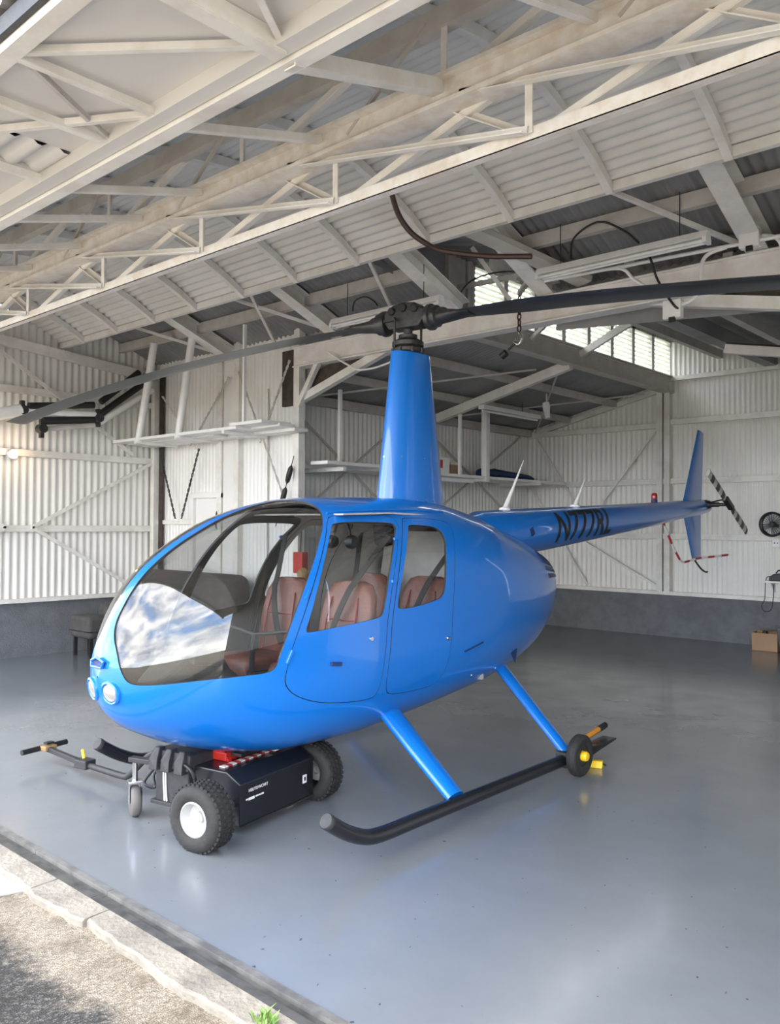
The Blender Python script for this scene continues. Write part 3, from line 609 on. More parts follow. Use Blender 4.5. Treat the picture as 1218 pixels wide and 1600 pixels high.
def buildsurf():
    KA = 1.0; KS = .9
    P2 = []; E2 = []
    def addpoly(P):
        k = len(P2); P2.extend(V((a_of_x(x), s*KS)) for x, s in P); n = len(P); E2.extend((k+i, k+(i+1) % n) for i in range(n))
    polys = {}
    for nm, P in (('ws', WS), ('w1', W1), ('w2', W2)): polys[nm] = dens(chaikin(P, 2)); addpoly(polys[nm])
    for nm, P in (('d1', D1), ('d2', D2)):
        polys[nm] = dens(chaikin(P, 2)); addpoly(polys[nm]); polys[nm+'i'] = dens(chaikin(inset(P, .006), 2)); addpoly(polys[nm+'i'])
    xs_ = list(np.linspace(A0, -1.6, 12))+list(np.linspace(-1.55, 1.9, 62))+list(2.479-.56*np.linspace(1, 0, 22)**1.8)
    ss = np.linspace(-1, 1, 57)
    nb0 = len(P2)
    bp = np.array([[p.x, p.y] for p in P2])
    for i, x in enumerate(xs_):
        for j, s in enumerate(ss):
            q = np.array([a_of_x(x), s*KS])
            edge = i in (0, len(xs_)-1) or j in (0, len(ss)-1)
            if edge or (np.abs(bp-q).sum(1)).min() > .016: P2.append(V(q))
    r = delaunay_2d_cdt(P2, E2, [], 0, 1e-6)
    vv = np.array([[p.x, p.y] for p in r[0]]); tri = r[2]
    # invert a -> x
    gx = np.linspace(A0-.01, A1+.01, 6000); ga = np.array([a_of_x(x) for x in gx])
    X = np.clip(np.interp(vv[:, 0], ga, gx), A0, A1); Sg = np.clip(vv[:, 1]/KS, -1, 1)
    Pn = S(X, Sg); Pn[:, 1] = np.where(np.abs(Sg) > .99999, 0, Pn[:, 1])
    e = 2e-3
    dx = S(np.clip(X+e, A0, A1), Sg)-S(np.clip(X-e, A0, A1), Sg); s1 = np.clip(Sg, -.985, .985); ds = S(X, np.clip(s1+e, -1, 1))-S(X, np.clip(s1-e, -1, 1))
    nr = np.cross(dx, ds); nr *= np.where(nr[:, 1:2] < 0, -1, 1)
    top = Sg > .985; bot = Sg < -.985
    nr[top, 1] *= .15; nr[bot, 1] *= .15
    nr /= np.maximum(np.linalg.norm(nr, axis=1, keepdims=True), 1e-9)
    parts = {k: [] for k in ('shell', 'ws', 'w1', 'w2', 'd1', 'd2')}
    for t in tri:
        c = (float(np.mean(X[list(t)])), float(np.mean(Sg[list(t)])))
        if pip(c, polys['ws']): parts['ws'].append(t)
        elif pip(c, polys['w1']): parts['w1'].append(t)
        elif pip(c, polys['w2']): parts['w2'].append(t)
        elif pip(c, polys['d1i']): parts['d1'].append(t)
        elif pip(c, polys['d2i']): parts['d2'].append(t)
        elif pip(c, polys['d1']) or pip(c, polys['d2']): continue
        else: parts['shell'].append(t)
    return Pn, nr, parts
SP, SN, SPARTS = buildsurf()
def skin(name, tris, m, parent, thick, off=0.0, both=False, port=True, inner=None, aft=False):
    """a shell of real thickness over part of the fuselage surface, with exact surface normals"""
    vs_, ns_, fs_ = [], [], []; mi_ = []
    for sd_ in ((1, -1) if both else ((1,) if port else (-1,))):
        used = sorted({i for t in tris for i in t}); mp = {i: k for k, i in enumerate(used)}; n = len(used)
        mul = np.array([1, sd_, 1.]); P_ = SP[used]*mul; N_ = SN[used]*mul; b0 = len(vs_)
        vs_ += [tuple(p) for p in P_+N_*off]; ns_ += [tuple(q) for q in N_]
        vs_ += [tuple(p) for p in P_+N_*(off-thick)]; ns_ += [tuple(-q) for q in N_]
        cnt = {}
        for t in tris:
            a, b_, c = (mp[i] for i in t)
            g = np.cross(P_[b_]-P_[a], P_[c]-P_[a])
            if g @ N_[a] < 0: b_, c = c, b_
            fs_.append((b0+a, b0+b_, b0+c)); fs_.append((b0+n+a, b0+n+c, b0+n+b_)); mi_ += [0, 2 if (aft and P_[a][0] < .72 and P_[a][2] > .8) else 1]
            for e in ((a, b_), (b_, c), (c, a)): cnt[e] = cnt.get(e, 0)+1
        for (a, b_) in cnt:
            if (b_, a) in cnt: continue
            if both and abs(P_[a][1]) < 1e-4 and abs(P_[b_][1]) < 1e-4: continue
            k = len(vs_); ed = P_[b_]-P_[a]; rn = np.cross(ed, N_[a]); rn = rn/max(1e-9, np.linalg.norm(rn))
            for q in (P_[a]+N_[a]*off, P_[b_]+N_[b_]*off, P_[b_]+N_[b_]*(off-thick), P_[a]+N_[a]*(off-thick)): vs_.append(tuple(q)); ns_.append(tuple(rn))
            fs_.append((k, k+3, k+2, k+1)); mi_.append(1)
    me = bpy.data.meshes.new(name); me.from_pydata(vs_, [], fs_); me.update()
    for p in me.polygons: p.use_smooth = True
    me.normals_split_custom_set_from_vertices(ns_)
    if inner:
        me.materials.append(MATS[m]); me.materials.append(MATS[inner]); me.materials.append(MATS['lining']); me.polygons.foreach_set('material_index', mi_)
    o = bpy.data.objects.new(name, me); COL.objects.link(o); o.parent = parent
    if not inner: me.materials.append(MATS[m])
    return o
shell = skin('fuselage_shell', SPARTS['shell'], 'blue', HEL, .016, both=True, inner='interior', aft=True)
for port in (True, False):
    w = skin('windshield', SPARTS['ws'], 'canopy_glass', HEL, .004, -.006, port=port)
    d = skin('front_door', SPARTS['d1'], 'blue', HEL, .016, .001, port=port, inner='interior'); skin('door_window', SPARTS['w1'], 'door_glass', d, .003, -.006, port=port)
    e_ = skin('rear_door', SPARTS['d2'], 'blue', HEL, .016, .001, port=port, inner='interior', aft=True); skin('door_window', SPARTS['w2'], 'door_glass', e_, .003, -.006, port=port)
    sgn = 1 if port else -1
    def onsurf(x, s, o=0.0):
        p = S(np.array([x]), np.array([s]))[0]; e = 2e-3
        dx = S(np.array([x+e]), np.array([s]))[0]-S(np.array([x-e]), np.array([s]))[0]; ds = S(np.array([x]), np.array([s+e]))[0]-S(np.array([x]), np.array([s-e]))[0]
        n = np.cross(dx, ds); n /= np.linalg.norm(n)
        if n[1] < 0: n = -n
        p = p+n*o
        return V((p[0], p[1]*sgn, p[2])), V((n[0], n[1]*sgn, n[2]))
    # door handle, latch and hinges
    p, n = onsurf(1.36, -.02, .0)
    b = MB(); b.bar(p+n*.008+V((.035, 0, .004)), p+n*.012-V((.045, 0, .004)), .016, .022); b.build('door_handle', 'blue_dark', d, bevel=.003)
    p, n = onsurf(1.08, .015, 0); b = MB(); b.lathe([(.0, .010), (.012, .010), (.014, .0)], p, n=12, ax=n); b.build('door_lock', 'chrome', d, smooth=True)
    for xx, ss_ in ((1.55, .20), (1.68, .0)):
        p, n = onsurf(xx, ss_, .0); q, _ = onsurf(xx-.035, ss_+.03, 0)
        b = MB(); b.bar(p+n*.006, q+n*.006, .02, .014, n); b.build('hinge', 'blue', d, bevel=.004)
    for xx, ss_ in ((.75, .42), (.86, .20)):
        p, n = onsurf(xx, ss_, .0); b = MB(); b.bar(p+n*.006-V((.02, 0, 0)), p+n*.006+V((.02, 0, 0)), .02, .014, n); b.build('hinge', 'blue', e_, bevel=.004)
    p, n = onsurf(.33, -.01, 0); b = MB(); b.lathe([(.0, .010), (.012, .010), (.014, .0)], p, n=12, ax=n); b.build('door_lock', 'chrome', e_, smooth=True)
    # fuel cap / static details, cowl fasteners
    for xx, ss_ in ((-.05, -.35), (-.42, -.42)):
        p, n = onsurf(xx, ss_, 0); b = MB(); b.lathe([(0, .004), (.008, .004), (.010, 0)], p, n=10, ax=n); b.build('fastener', 'chrome', HEL, smooth=True)
    # cowl intake scoop and step slot
    p, n = onsurf(-.62, -.33, 0); b = MB(); b.prism([p+n*.004+V((.03, 0, .02)), p+n*.004+V((-.06, 0, .035)), p+n*.004+V((-.035, 0, -.07))], n*.006); b.build('drain_scoop', 'blue_dark', HEL)
    p, n = onsurf(.13, -.10, 0); q, _ = onsurf(-.10, -.075, 0); b = MB(); b.bar(p+n*.001, q+n*.001, .012, .004, n); b.build('step_slot', 'blue_dark', HEL)
    # exhaust grille slots at the back of the cowl
    for k in range(4):
        s0_ = .46-.10*k; b = MB(); rg = []
        for x in np.linspace(-1.27-.02*k, -1.70, 9):
            q0, n0 = onsurf(x, s0_, .0); q1, n1 = onsurf(x, s0_+.06, .0); rg.append([q0-n0*.004, q1-n1*.004, q1+n1*.006, q0+n0*.006])
        b.loft(rg); b.build('grille_slot', 'blue_dark', HEL)
# drip rail above the doors
for sgn in (1, -1):
    pts = []
    for x in np.linspace(1.2, .05, 14):
        p = S(np.array([x]), np.array([.665]))[0]; pts.append((p[0], (p[1]+.004)*sgn, p[2]+.003))
    b = MB(); b.tube(pts, .006, 6); b.build('drip_rail', 'blue', HEL, smooth=True)
# nose lights and vent
def nosep(y, z):
    xs_ = np.linspace(2.479, 2.2, 600); best = None
    for x in xs_:
        w_ = float(fW(x)); zt, zb, zm = float(fT(x)), float(fB(x)), float(fM(x))
        if not zb < z < zt: continue
        n_ = float(fN(x) if z > zm else fNB(x)); f_ = abs(y/max(w_, 1e-6))**n_+abs((z-zm)/((zt-zm) if z > zm else (zm-zb)))**n_
        if f_ <= 1: return V((x, y, z))
    return V((2.3, y, z))
for y, z in ((.085, .855), (-.085, .855)):
    p = nosep(y, z); ax = V((1, y*2.2, -.25)).normalized()
    L = empty('landing_light'); L.parent = HEL
    b = MB(); b.lathe([(.066, -.02), (.064, .006), (.056, .012), (.050, .008), (.048, -.02)], p, n=28, ax=ax); b.build('bezel', 'blue', L, smooth=True)
    b = MB(); b.lathe([(.052, -.004), (.044, .009), (.025, .014), (.0, .016)], p, n=28, ax=ax); b.build('lens', 'lens', L, smooth=True)
p = nosep(0, 1.0); b = MB(); b.prism([p+V((.010, .055, .012)), p+V((.012, 0, .026)), p+V((.010, -.055, .012)), p+V((.012, -.045, -.012)), p+V((.014, .045, -.012))], (-.02, 0, 0)); b.build('nose_vent', 'blue_dark', HEL)
b = MB(); b.tube([p+V((.013, .06, .012)), p+V((.018, 0, .032)), p+V((.013, -.06, .012)), p+V((.018, -.05, -.018)), p+V((.02, .05, -.018))], .007, 6, closed=True); b.build('vent_rim', 'blue', HEL, smooth=True)
# ---- mast fairing and rotor
b = MB(); rings = []
for k in range(13):
    t = k/12; z = 1.80+(3.0-1.80)*t; a = .355+(.195-.355)*t; bb_ = .150+(.092-.150)*t; cx = -.04+.01*t
    rings.append([(cx+a*math.copysign(abs(math.cos(q))**(.95), math.cos(q))*(1 if math.cos(q) > 0 else 1.05), bb_*math.copysign(abs(math.sin(q))**1.05, math.sin(q)), z-.02*t*math.cos(q)*0) for q in [2*PI*j/40 for j in range(40)]])
b.loft(rings); MF = b.build('mast_fairing', 'blue', HEL, smooth=True)
for z, s0 in ((2.22, 1), (1.905, 1)):
    t = (z-1.8)/1.2; a = .355-.16*t; bb_ = .150-.058*t
    for j in range(0, 24):
        q = 2*PI*j/24
        if z > 2 and j % 3: continue
        p = V((-.04+a*math.cos(q), bb_*math.sin(q), z)); n = V((math.cos(q)/a, math.sin(q)/bb_, 0)).normalized()
        b = MB(); b.lathe([(0, .004), (.006, .004), (.007, -.002)], p, n=8, ax=n); b.build('rivet', 'chrome', MF)
RH = empty('rotor_head'); RH.parent = HEL
AZ = math.radians(8.0+89.2)     # blade line in the helicopter's own axes
bd = V((math.cos(AZ), math.sin(AZ), 0)); bn = V((-bd.y, bd.x, 0))
b = MB(); b.lathe([(.0, 2.98), (.034, 2.98), (.034, 3.18), (.045, 3.19), (.045, 3.24)], (0,0,0), 'z', 20); b.build('mast', 'dark_metal', RH, smooth=True)
b = MB(); b.lathe([(.10, 3.0), (.115, 3.012), (.115, 3.035), (.10, 3.05), (.118, 3.056), (.118, 3.085), (.095, 3.10), (.07, 3.115), (.07, 3.14), (.04, 3.15)], (0,0,0), 'z', 28); b.build('swashplate', 'dark_metal', RH, smooth=True)
for k in range(8):
    q = 2*PI*k/8+.2; b = MB(); b.lathe([(0, 3.035), (.010, 3.035), (.010, 3.0)], (.118*math.cos(q), .118*math.sin(q), 0), 'z', 8); b.build('swashplate_bolt', 'dark_metal', RH)
def hubp(u, v, z): return bd*u+bn*v+V((0, 0, z))
hp = [(-.13, 3.185), (-.175, 3.24), (-.175, 3.31), (-.09, 3.365), (.0, 3.375), (.09, 3.365), (.175, 3.31), (.175, 3.24), (.13, 3.185)]
b = MB(); b.prism([hubp(u, -.07, z) for u, z in hp], bn*.14); b.build('hub_yoke', 'dark_metal', RH, bevel=.012)
for u, z in ((-.10, 3.315), (.0, 3.33), (.10, 3.315)):
    b = MB(); b.lathe([(0, -.09), (.024, -.09), (.03, -.084), (.03, .084), (.024, .09), (0, .09)], hubp(u, 0, z), n=14, ax=bn); b.build('hinge_bolt', 'black', RH, smooth=True)
def droop(r): return 3.245-.0172*r*r
for sg in (1, -1):
    d_ = bd*sg; c = hubp(.17*sg, 0, 3.25)
    b = MB(); b.lathe([(.03, .0), (.088, .005), (.096, .02), (.096, .045), (.08, .055), (.08, .09), (.062, .10), (.06, .14), (.05, .16)], c, n=24, ax=d_); b.build('blade_grip', 'dark_metal', RH, smooth=True)
    for k in range(10):
        q = 2*PI*k/10; b = MB(); b.lathe([(0, .052), (.008, .052), (.008, .03)], c+(bn*math.cos(q)+V((0,0,1))*math.sin(q))*.086, n=6, ax=d_); b.build('grip_bolt', 'dark_metal', RH)
    b = MB(); rg = []
    for r_, w_, h_ in ((.26, .12, .11), (.32, .14, .10), (.40, .16, .075), (.48, .17, .045), (.54, .15, .03)):
        cc = d_*r_+V((0, 0, droop(r_))); rg.append([cc+bn*w_/2*math.cos(q)+V((0, 0, h_/2*math.sin(q))) for q in [2*PI*j/16 for j in range(16)]])
    b.loft(rg); b.build('blade_root', 'dark_metal', RH, smooth=True)
    b = MB(); rg = []
    ch = .254
    prof = [(.5, 0), (.42, .045), (.25, .062), (0, .05), (-.3, .02), (-.5, .003), (-.5, -.003), (-.3, -.018), (0, -.04), (.25, -.045), (.42, -.03)]
    le = -bn*sg   # advancing edge
    for i in range(29):
        r_ = .42+(5.03-.42)*i/28; cc = d_*r_+V((0, 0, droop(r_))); w_ = ch*(.62+.38*min(1, (r_-.42)/.5)); tw = math.radians(7-1.2*r_)
        cd = (le*math.cos(tw)+V((0, 0, 1))*math.sin(tw)); un = V((0, 0, 1))*math.cos(tw)-le*math.sin(tw)
        rg.append([cc+cd*(px_+.0)*w_+un*pz_*w_ for px_, pz_ in prof])
    b.loft(rg); b.build('rotor_blade', 'blade', HEL, smooth=True)
    # pitch link
    pl_ = bn*(.105*sg)+d_*.05
    b = MB(); b.tube([pl_+V((0, 0, 3.04)), pl_+V((0, 0, 3.25))], .009, 8); b.build('pitch_link', 'dark_metal', RH, smooth=True)
    b = MB(); b.bar(pl_+V((0, 0, 3.25)), d_*.2+bn*.06*sg+V((0, 0, 3.25)), .02, .025); b.build('pitch_horn', 'dark_metal', RH)
# ---- tail
b = MB(); rg = []
for x, zc, r_ in ((-.55, 1.60, .16), (-.9, 1.635, .21), (-1.3, 1.66, .208), (-2.0, 1.705, .192), (-3.0, 1.775, .166), (-4.0, 1.845, .14), (-5.0, 1.925, .112), (-5.6, 1.965, .096), (-5.84, 1.985, .088), (-5.88, 1.99, .06)):
    rg.append([(x, r_*math.cos(q), zc+r_*math.sin(q)) for q in [2*PI*j/36 for j in range(36)]])
b.loft(rg); TB = b.build('tail_cone', 'blue', HEL, smooth=True)
def cone(x):
    xs_ = [-5.88, -5.84, -5.6, -5.0, -4.0, -3.0, -2.0, -1.3, -.9]; zz = [1.99, 1.985, 1.965, 1.925, 1.845, 1.775, 1.705, 1.66, 1.635]; rr = [.06, .088, .096, .112, .14, .166, .192, .208, .21]
    return float(np.interp(x, xs_, zz)), float(np.interp(x, xs_, rr))
b = MB(); zc, r_ = cone(-1.42); b.bar((-1.40, r_*.985, zc+.04), (-1.43, r_*1.0, zc-.02), .05, .012, (0,1,0)); b.build('intake_slot', 'blue_dark', TB)
def fin(root, tip, nm, th=.045):
    bb = MB(); rg = []
    for k in range(5):
        t = k/4; le = root[0]+(tip[0]-root[0])*t; te = root[1]+(tip[1]-root[1])*t; zl0 = root[2]+(tip[2]-root[2])*t; zl1 = root[3]+(tip[3]-root[3])*t
        ring = []
        for u, h in ((0, 0), (.08, .6), (.3, 1), (.6, .7), (1, .05), (.6, -.7), (.3, -1), (.08, -.6)):
            ring.append((le+(te-le)*u, h*th/2*(1-.35*t), zl0+(zl1-zl0)*u))
        rg.append(ring)
    bb.loft(rg); return bb.build(nm, 'blue', HEL, smooth=True, angle=60)
fin((-5.10, -5.72, 1.96, 1.98), (-5.60, -5.79, 2.935, 2.905), 'upper_fin')
fin((-5.12, -5.70, 1.93, 1.95), (-5.42, -5.71, 1.335, 1.345), 'lower_fin')
BC = empty('beacon'); BC.parent = HEL
b = MB(); b.lathe([(.035, 1.99), (.035, 2.03), (.028, 2.035)], (-4.33, 0, 0), 'z', 16); b.build('base', 'blue_dark', BC, smooth=True)
b = MB(); b.lathe([(.028, 2.03), (.034, 2.04), (.034, 2.085), (.026, 2.105), (0, 2.11)], (-4.33, 0, 0), 'z', 16); b.build('red_lens', 'light_red', BC, smooth=True)
for x0, x1, z1, nm in ((-1.30, -1.60, 2.31, 'antenna'), (-2.52, -2.72, 2.20, 'antenna')):
    zc, r_ = cone(x0); o_ = empty(nm); o_.parent = HEL
    b = MB(); b.lathe([(.05, -.01), (.045, .012), (.028, .02)], (x0, 0, zc+r_), 'z', 14); b.build('base', 'white', o_, smooth=True)
    b = MB(); b.tube([(x0, 0, zc+r_), (x0+(x1-x0)*.4, 0, zc+r_+(z1-zc-r_)*.4), (x1, 0, z1)], [.024, .013, .003], 10); b.build('whip', 'white', o_, smooth=True)
# tail rotor: gearbox, hub, two blades in the upright plane to port
TR = empty('tail_rotor'); TR.parent = HEL
b = MB(); b.lathe([(.055, -.05), (.06, 0), (.05, .05), (.03, .07), (.03, .16), (.022, .17), (.022, .31)], (-5.74, .05, 2.005), 'y', 16); b.build('gearbox', 'dark_metal', TR, smooth=True)
b = MB(); b.tube([(-5.68, .12, 2.03), (-5.70, .30, 2.07)], .01, 6); b.build('control_rod', 'dark_metal', TR)
td = V((-.883, 0, -.47)).normalized()
hc = V((-5.73, .33, 2.02))
b = MB(); b.bar(hc-td*.13, hc+td*.13, .06, .07, (0,1,0)); b.build('hub', 'dark_metal', TR, bevel=.01)
for sg in (1, -1):
    tb = MB(); rg = []
    for r_, w_ in ((.10, .05), (.16, .10), (.22, .115), (.72, .115), (.735, .10)):
        rg.append([(sg*r_, .5*w_*u, h*.016) for u, h in ((-1, 0), (-.5, .8), (.4, 1), (1, .1), (.4, -1), (-.5, -.8))])
    tb.loft(rg); o_ = tb.build('tail_rotor_blade', 'rotor_stripe', TR, smooth=True)
    zax = V((0, 1, 0)); yax = zax.cross(td).normalized()
    o_.matrix_local = Matrix(((td.x, yax.x, zax.x, hc.x), (td.y, yax.y, zax.y, hc.y), (td.z, yax.z, zax.z, hc.z), (0, 0, 0, 1)))
b = MB(); b.tube(spline([(-4.56, 0, 1.80), (-4.72, 0, 1.62), (-4.93, .01, 1.41), (-5.03, .02, 1.325), (-5.12, .03, 1.305), (-5.36, .10, 1.345), (-5.60, .2, 1.365), (-5.82, .3, 1.385)], 6), .013, 8); b.build('tail_rotor_guard', 'guard_stripe', HEL, smooth=True)
b = MB(); b.tube(spline([(-5.45, 0, 1.36), (-5.55, 0, 1.29), (-5.72, 0, 1.20), (-5.87, 0, 1.155), (-5.92, 0, 1.16)], 6), .011, 8); b.build('tail_skid', 'dark_metal', HEL, smooth=True)
# registration lettering wrapped on the cone, both sides
def lettering(txt, x0, x1, ht, parent, sgn):
    cu = bpy.data.curves.new('registration', 'FONT'); cu.body = txt; cu.size = 1; cu.extrude = 0; cu.resolution_u = 6; cu.shear = .12; cu.offset = .022
    to = bpy.data.objects.new('registration', cu); COL.objects.link(to); dg = bpy.context.evaluated_depsgraph_get(); dg.update()
    me = bpy.data.meshes.new_from_object(to.evaluated_get(dg)); bpy.data.objects.remove(to)
    bm = bmesh.new(); bm.from_mesh(me)
    for _ in range(2):
        for k in range(1, 14):
            bmesh.ops.bisect_plane(bm, geom=bm.verts[:]+bm.edges[:]+bm.faces[:], plane_co=(0, k*.055, 0), plane_no=(0, 1, 0))
        break
    xs_ = [v.co.x for v in bm.verts]; ys_ = [v.co.y for v in bm.verts]; a0, a1, h0, h1 = min(xs_), max(xs_), min(ys_), max(ys_)
    for v in bm.verts:
        u = (v.co.x-a0)/(a1-a0); w_ = (v.co.y-h0)/(h1-h0)-.5
        x = (x0+(x1-x0)*u) if sgn > 0 else (x1+(x0-x1)*u)
        zc, r_ = cone(x); th_ = w_*ht/r_+.10
        v.co = V((x, sgn*(r_+.0025)*math.cos(th_), zc+(r_+.0025)*math.sin(th_)))
    bm.to_mesh(me); bm.free(); o = bpy.data.objects.new('registration', me); COL.objects.link(o); me.materials.clear(); me.materials.append(MATS['black']); o.parent = parent
lettering('N777RL', -1.86, -2.98, .30, TB, 1); lettering('N777RL', -1.86, -2.98, .30, TB, -1)
# ---- skids
for sg in (1, -1):
    K = empty('skid'); K.parent = HEL; y = 1.07*sg
    b = MB(); pts = spline([(1.86, y, .275), (1.72, y, .185), (1.58, y, .125), (1.44, y, .107), (1.2, y, .107)], 6)+[V((-.72, y, .105))]; b.tube(pts, .040, 16); b.build('skid_tube', 'black_gloss', K, smooth=True)
    b = MB(); b.loft([[(x, y+w_*u, z+h*v) for u, v in ((-1,-1),(1,-1),(1,1),(-1,1))] for x, w_, z, h in ((-.70, .042, .107, .042), (-.85, .05, .115, .022), (-1.12, .055, .135, .006))]); b.build('skid_heel', 'black_gloss', K, bevel=.004)
    b = MB(); b.lathe([(0, .006), (.036, .006), (.041, .0), (.041, -.02)], (1.865, y, .28), n=20, ax=(.83, 0, .56)); b.build('toe_cap', 'charcoal', K, smooth=True)
    for (xt, yt, zt), (xb, yb, zb), c0, c1, th in (((.76, .46, .57), (.80, 1.05, .14), .085, .065, .05), ((-.62, .40, .66), (-.50, 1.05, .14), .062, .05, .042)):
        a_, c_ = V((xt, yt*sg, zt)), V((xb, yb*sg, zb)); b = MB(); rg = []
        d_ = (c_-a_).normalized(); n_ = d_.cross(V((1, 0, 0))).normalized()
        for k in range(5):
            t = k/4; p = a_.lerp(c_, t); w_ = c0+(c1-c0)*t; rg.append([p+V((1, 0, 0))*w_*math.cos(q)*(1.0 if math.cos(q) > 0 else 1.2)+n_*th*.8*math.sin(q) for q in [2*PI*j/20 for j in range(20)]])
        b.loft(rg); b.build('gear_strut', 'blue', K, smooth=True)
        b = MB(); b.bar(c_+V((-.06, 0, -.012)), c_+V((.06, 0, -.012)), .07, .03); b.build('strut_clamp', 'black', K, bevel=.006)
# step peg and belly drain near the strut roots
b = MB(); b.lathe([(.02, -.02), (.02, .01), (.012, .018), (0, .018)], (.62, .40, .50), n=12, ax=(0, .5, -.8)); b.build('belly_drain', 'chrome', HEL, smooth=True)
# ---- cabin interior
def rbox(lo, hi, nm, m, parent, bev=.03, taper=0):
    bb = MB(); bb.box(lo, hi); return bb.build(nm, m, parent, smooth=True, bevel=bev, bseg=4)
b = MB(); b.loft([[(x, -w_, z0), (x, w_, z0), (x, w_, z0+.03), (x, -w_, z0+.03)] for x, w_, z0 in ((2.15, .28, .72), (1.9, .38, .66), (1.4, .47, .62), (.3, .50, .62), (-.2, .46, .64))]); b.build('cabin_floor', 'interior', HEL)
b = MB(); b.loft([[(x, -.52, .62), (x, .52, .62), (x, .50, 1.1), (x, .40, 1.68), (x, -.40, 1.68), (x, -.50, 1.1)] for x in (-.22, -.25)]); b.build('rear_bulkhead', 'lining', HEL)
b = MB(); b.loft([[(x, -.47+.03*k, z), (x, .47-.03*k, z), (x, .47-.03*k, z+.01), (x, -.47+.03*k, z+.01)] for k, (x, z) in enumerate(((1.15, 1.785), (.7, 1.80), (.2, 1.79), (-.2, 1.74)))]); b.build('headliner', 'lining', HEL)
IP = empty('instrument_console'); IP.parent = HEL
b = MB(); b.loft([[(x, -w_, .66), (x, w_, .66), (x, w_*.9, z1), (x, -w_*.9, z1)] for x, w_, z1 in ((2.2, .10, .86), (2.0, .17, 1.00), (1.82, .17, 1.02), (1.72, .14, .90), (1.5, .12, .74))]); b.build('pedestal', 'interior', IP, bevel=.02)
b = MB(); b.loft([[(x, -w_, z0), (x, w_, z0), (x, w_, z1), (x, -w_, z1)] for x, w_, z0, z1 in ((2.02, .20, .95, 1.10), (1.84, .21, .93, 1.12), (1.80, .18, .95, 1.09))]); b.build('panel', 'interior', IP, bevel=.02)
for y, z in ((.10, 1.05), (-.10, 1.05), (.0, 1.05), (.10, .98), (-.10, .98)):
    b = MB(); b.lathe([(.038, 0), (.038, -.012), (.03, -.014), (0, -.012)], (1.805, y, z), n=16, ax=(1, 0, 0)); b.build('gauge', 'black_gloss', IP, smooth=True)
b = MB(); b.lathe([(0, .03), (.018, .028), (.028, .02), (.028, .0)], (2.19, .22, .80), n=14, ax=(0, .4, 1)); b.build('warning_lamp', 'light_red', HEL, smooth=True)
CY = empty('cyclic_stick'); CY.parent = HEL
b = MB(); b.tube(spline([(1.42, 0, .64), (1.46, 0, .85), (1.44, 0, 1.05)], 4), .016, 8); b.build('column', 'black', CY, smooth=True)
b = MB(); b.tube([(1.44, -.33, 1.10), (1.44, 0, 1.05), (1.44, .33, 1.10)], .012, 8); b.build('teeter_bar', 'black', CY, smooth=True)
for y in (-.33, .33):
    b = MB(); b.tube([(1.44, y, 1.11), (1.43, y, 1.0), (1.45, y, .95)], .017, 8); b.build('grip', 'black', CY, smooth=True)
def seat(x, y, nm='seat'):
    s_ = empty(nm, (x, y, 0)); s_.parent = HEL
    b = MB(); rg = []
    for k, (z, w_, bx) in enumerate(((.80, .17, .06), (.86, .205, .055), (1.0, .225, .03), (1.15, .225, .0), (1.28, .205, -.03), (1.345, .165, -.045), (1.365, .10, -.05))):
        t_ = .055 if k < 5 else .04
        rg.append([(bx+t_*math.copysign(abs(math.cos(q))**.6, math.cos(q)), w_*math.copysign(abs(math.sin(q))**.7, math.sin(q)), z) for q in [2*PI*j/24 for j in range(24)]])
    b.loft(rg); bk = b.build('backrest', 'leather', s_, smooth=True, angle=60)
    b = MB()
    for yy in (-.125, .125): b.tube([(.118, yy*1.0, .86), (.092, yy*1.05, 1.0), (.062, yy, 1.15), (.03, yy*.9, 1.27)], .006, 6)
    b.tube([(.066, -.125, 1.13), (.066, .125, 1.13)], .006, 6); b.build('seam_piping', 'red_dark', bk, smooth=True)
    b = MB(); rg = []
    for k, (x_, w_, z1) in enumerate(((.50, .19, .865), (.46, .215, .895), (.3, .225, .89), (.1, .22, .88), (.02, .2, .87))):
        rg.append([(x_, w_*math.copysign(abs(math.cos(q))**.5, math.cos(q)), z1-.05+.05*math.copysign(abs(math.sin(q))**.6, math.sin(q))) for q in [2*PI*j/24 for j in range(24)]])
    b.loft(rg); b.build('cushion', 'leather', s_, smooth=True, angle=60)
    rbox((.0, -.2, .64), (.46, .2, .80), 'seat_base', 'interior', s_, .02)
    return s_
for y in (.29, -.29):
    for x in (.92, .14):
        s_ = seat(x, y)
        sg = 1 if y > 0 else -1
        b = MB(); P_ = [(.10, -.06*sg, .93), (.115, -.02*sg, 1.08), (.07, .05*sg, 1.28), (.0, .09*sg, 1.40), (-.16, .20*sg, 1.66)]
        pts = spline(P_, 5); rg = []
        for i, p in enumerate(pts):
            t_ = (pts[min(i+1, len(pts)-1)]-pts[max(i-1, 0)]).normalized(); sd_ = t_.cross(V((1, 0, .4))).normalized()*.024; n_ = t_.cross(sd_).normalized()*.002
            rg.append([p+sd_+n_, p-sd_+n_, p-sd_-n_, p+sd_-n_])
        b.loft(rg); b.build('shoulder_belt', 'belt', s_)
b = MB(); b.bar((1.30, .16, .925), (1.40, .30, .90), .055, .014); b.build('seat_buckle', 'white', HEL, bevel=.004)
b = MB(); b.bar((1.60, -.10, .80), (1.72, .0, .82), .05, .03); b.build('checklist_tag', 'white', HEL, bevel=.004)
b = MB(); b.bar((1.02, .48, 1.10), (.55, .50, 1.12), .012); b.bar((1.02, .48, 1.07), (.55, .50, 1.09), .012); b.build('collective_rail', 'black', HEL)
HS = empty('headset'); HS.parent = HEL
b = MB(); b.tube(spline([(.98, .36, 1.66), (.98, .33, 1.74), (.97, .25, 1.76), (.96, .20, 1.68)], 5), .012, 8); b.build('headband', 'black', HS, smooth=True)
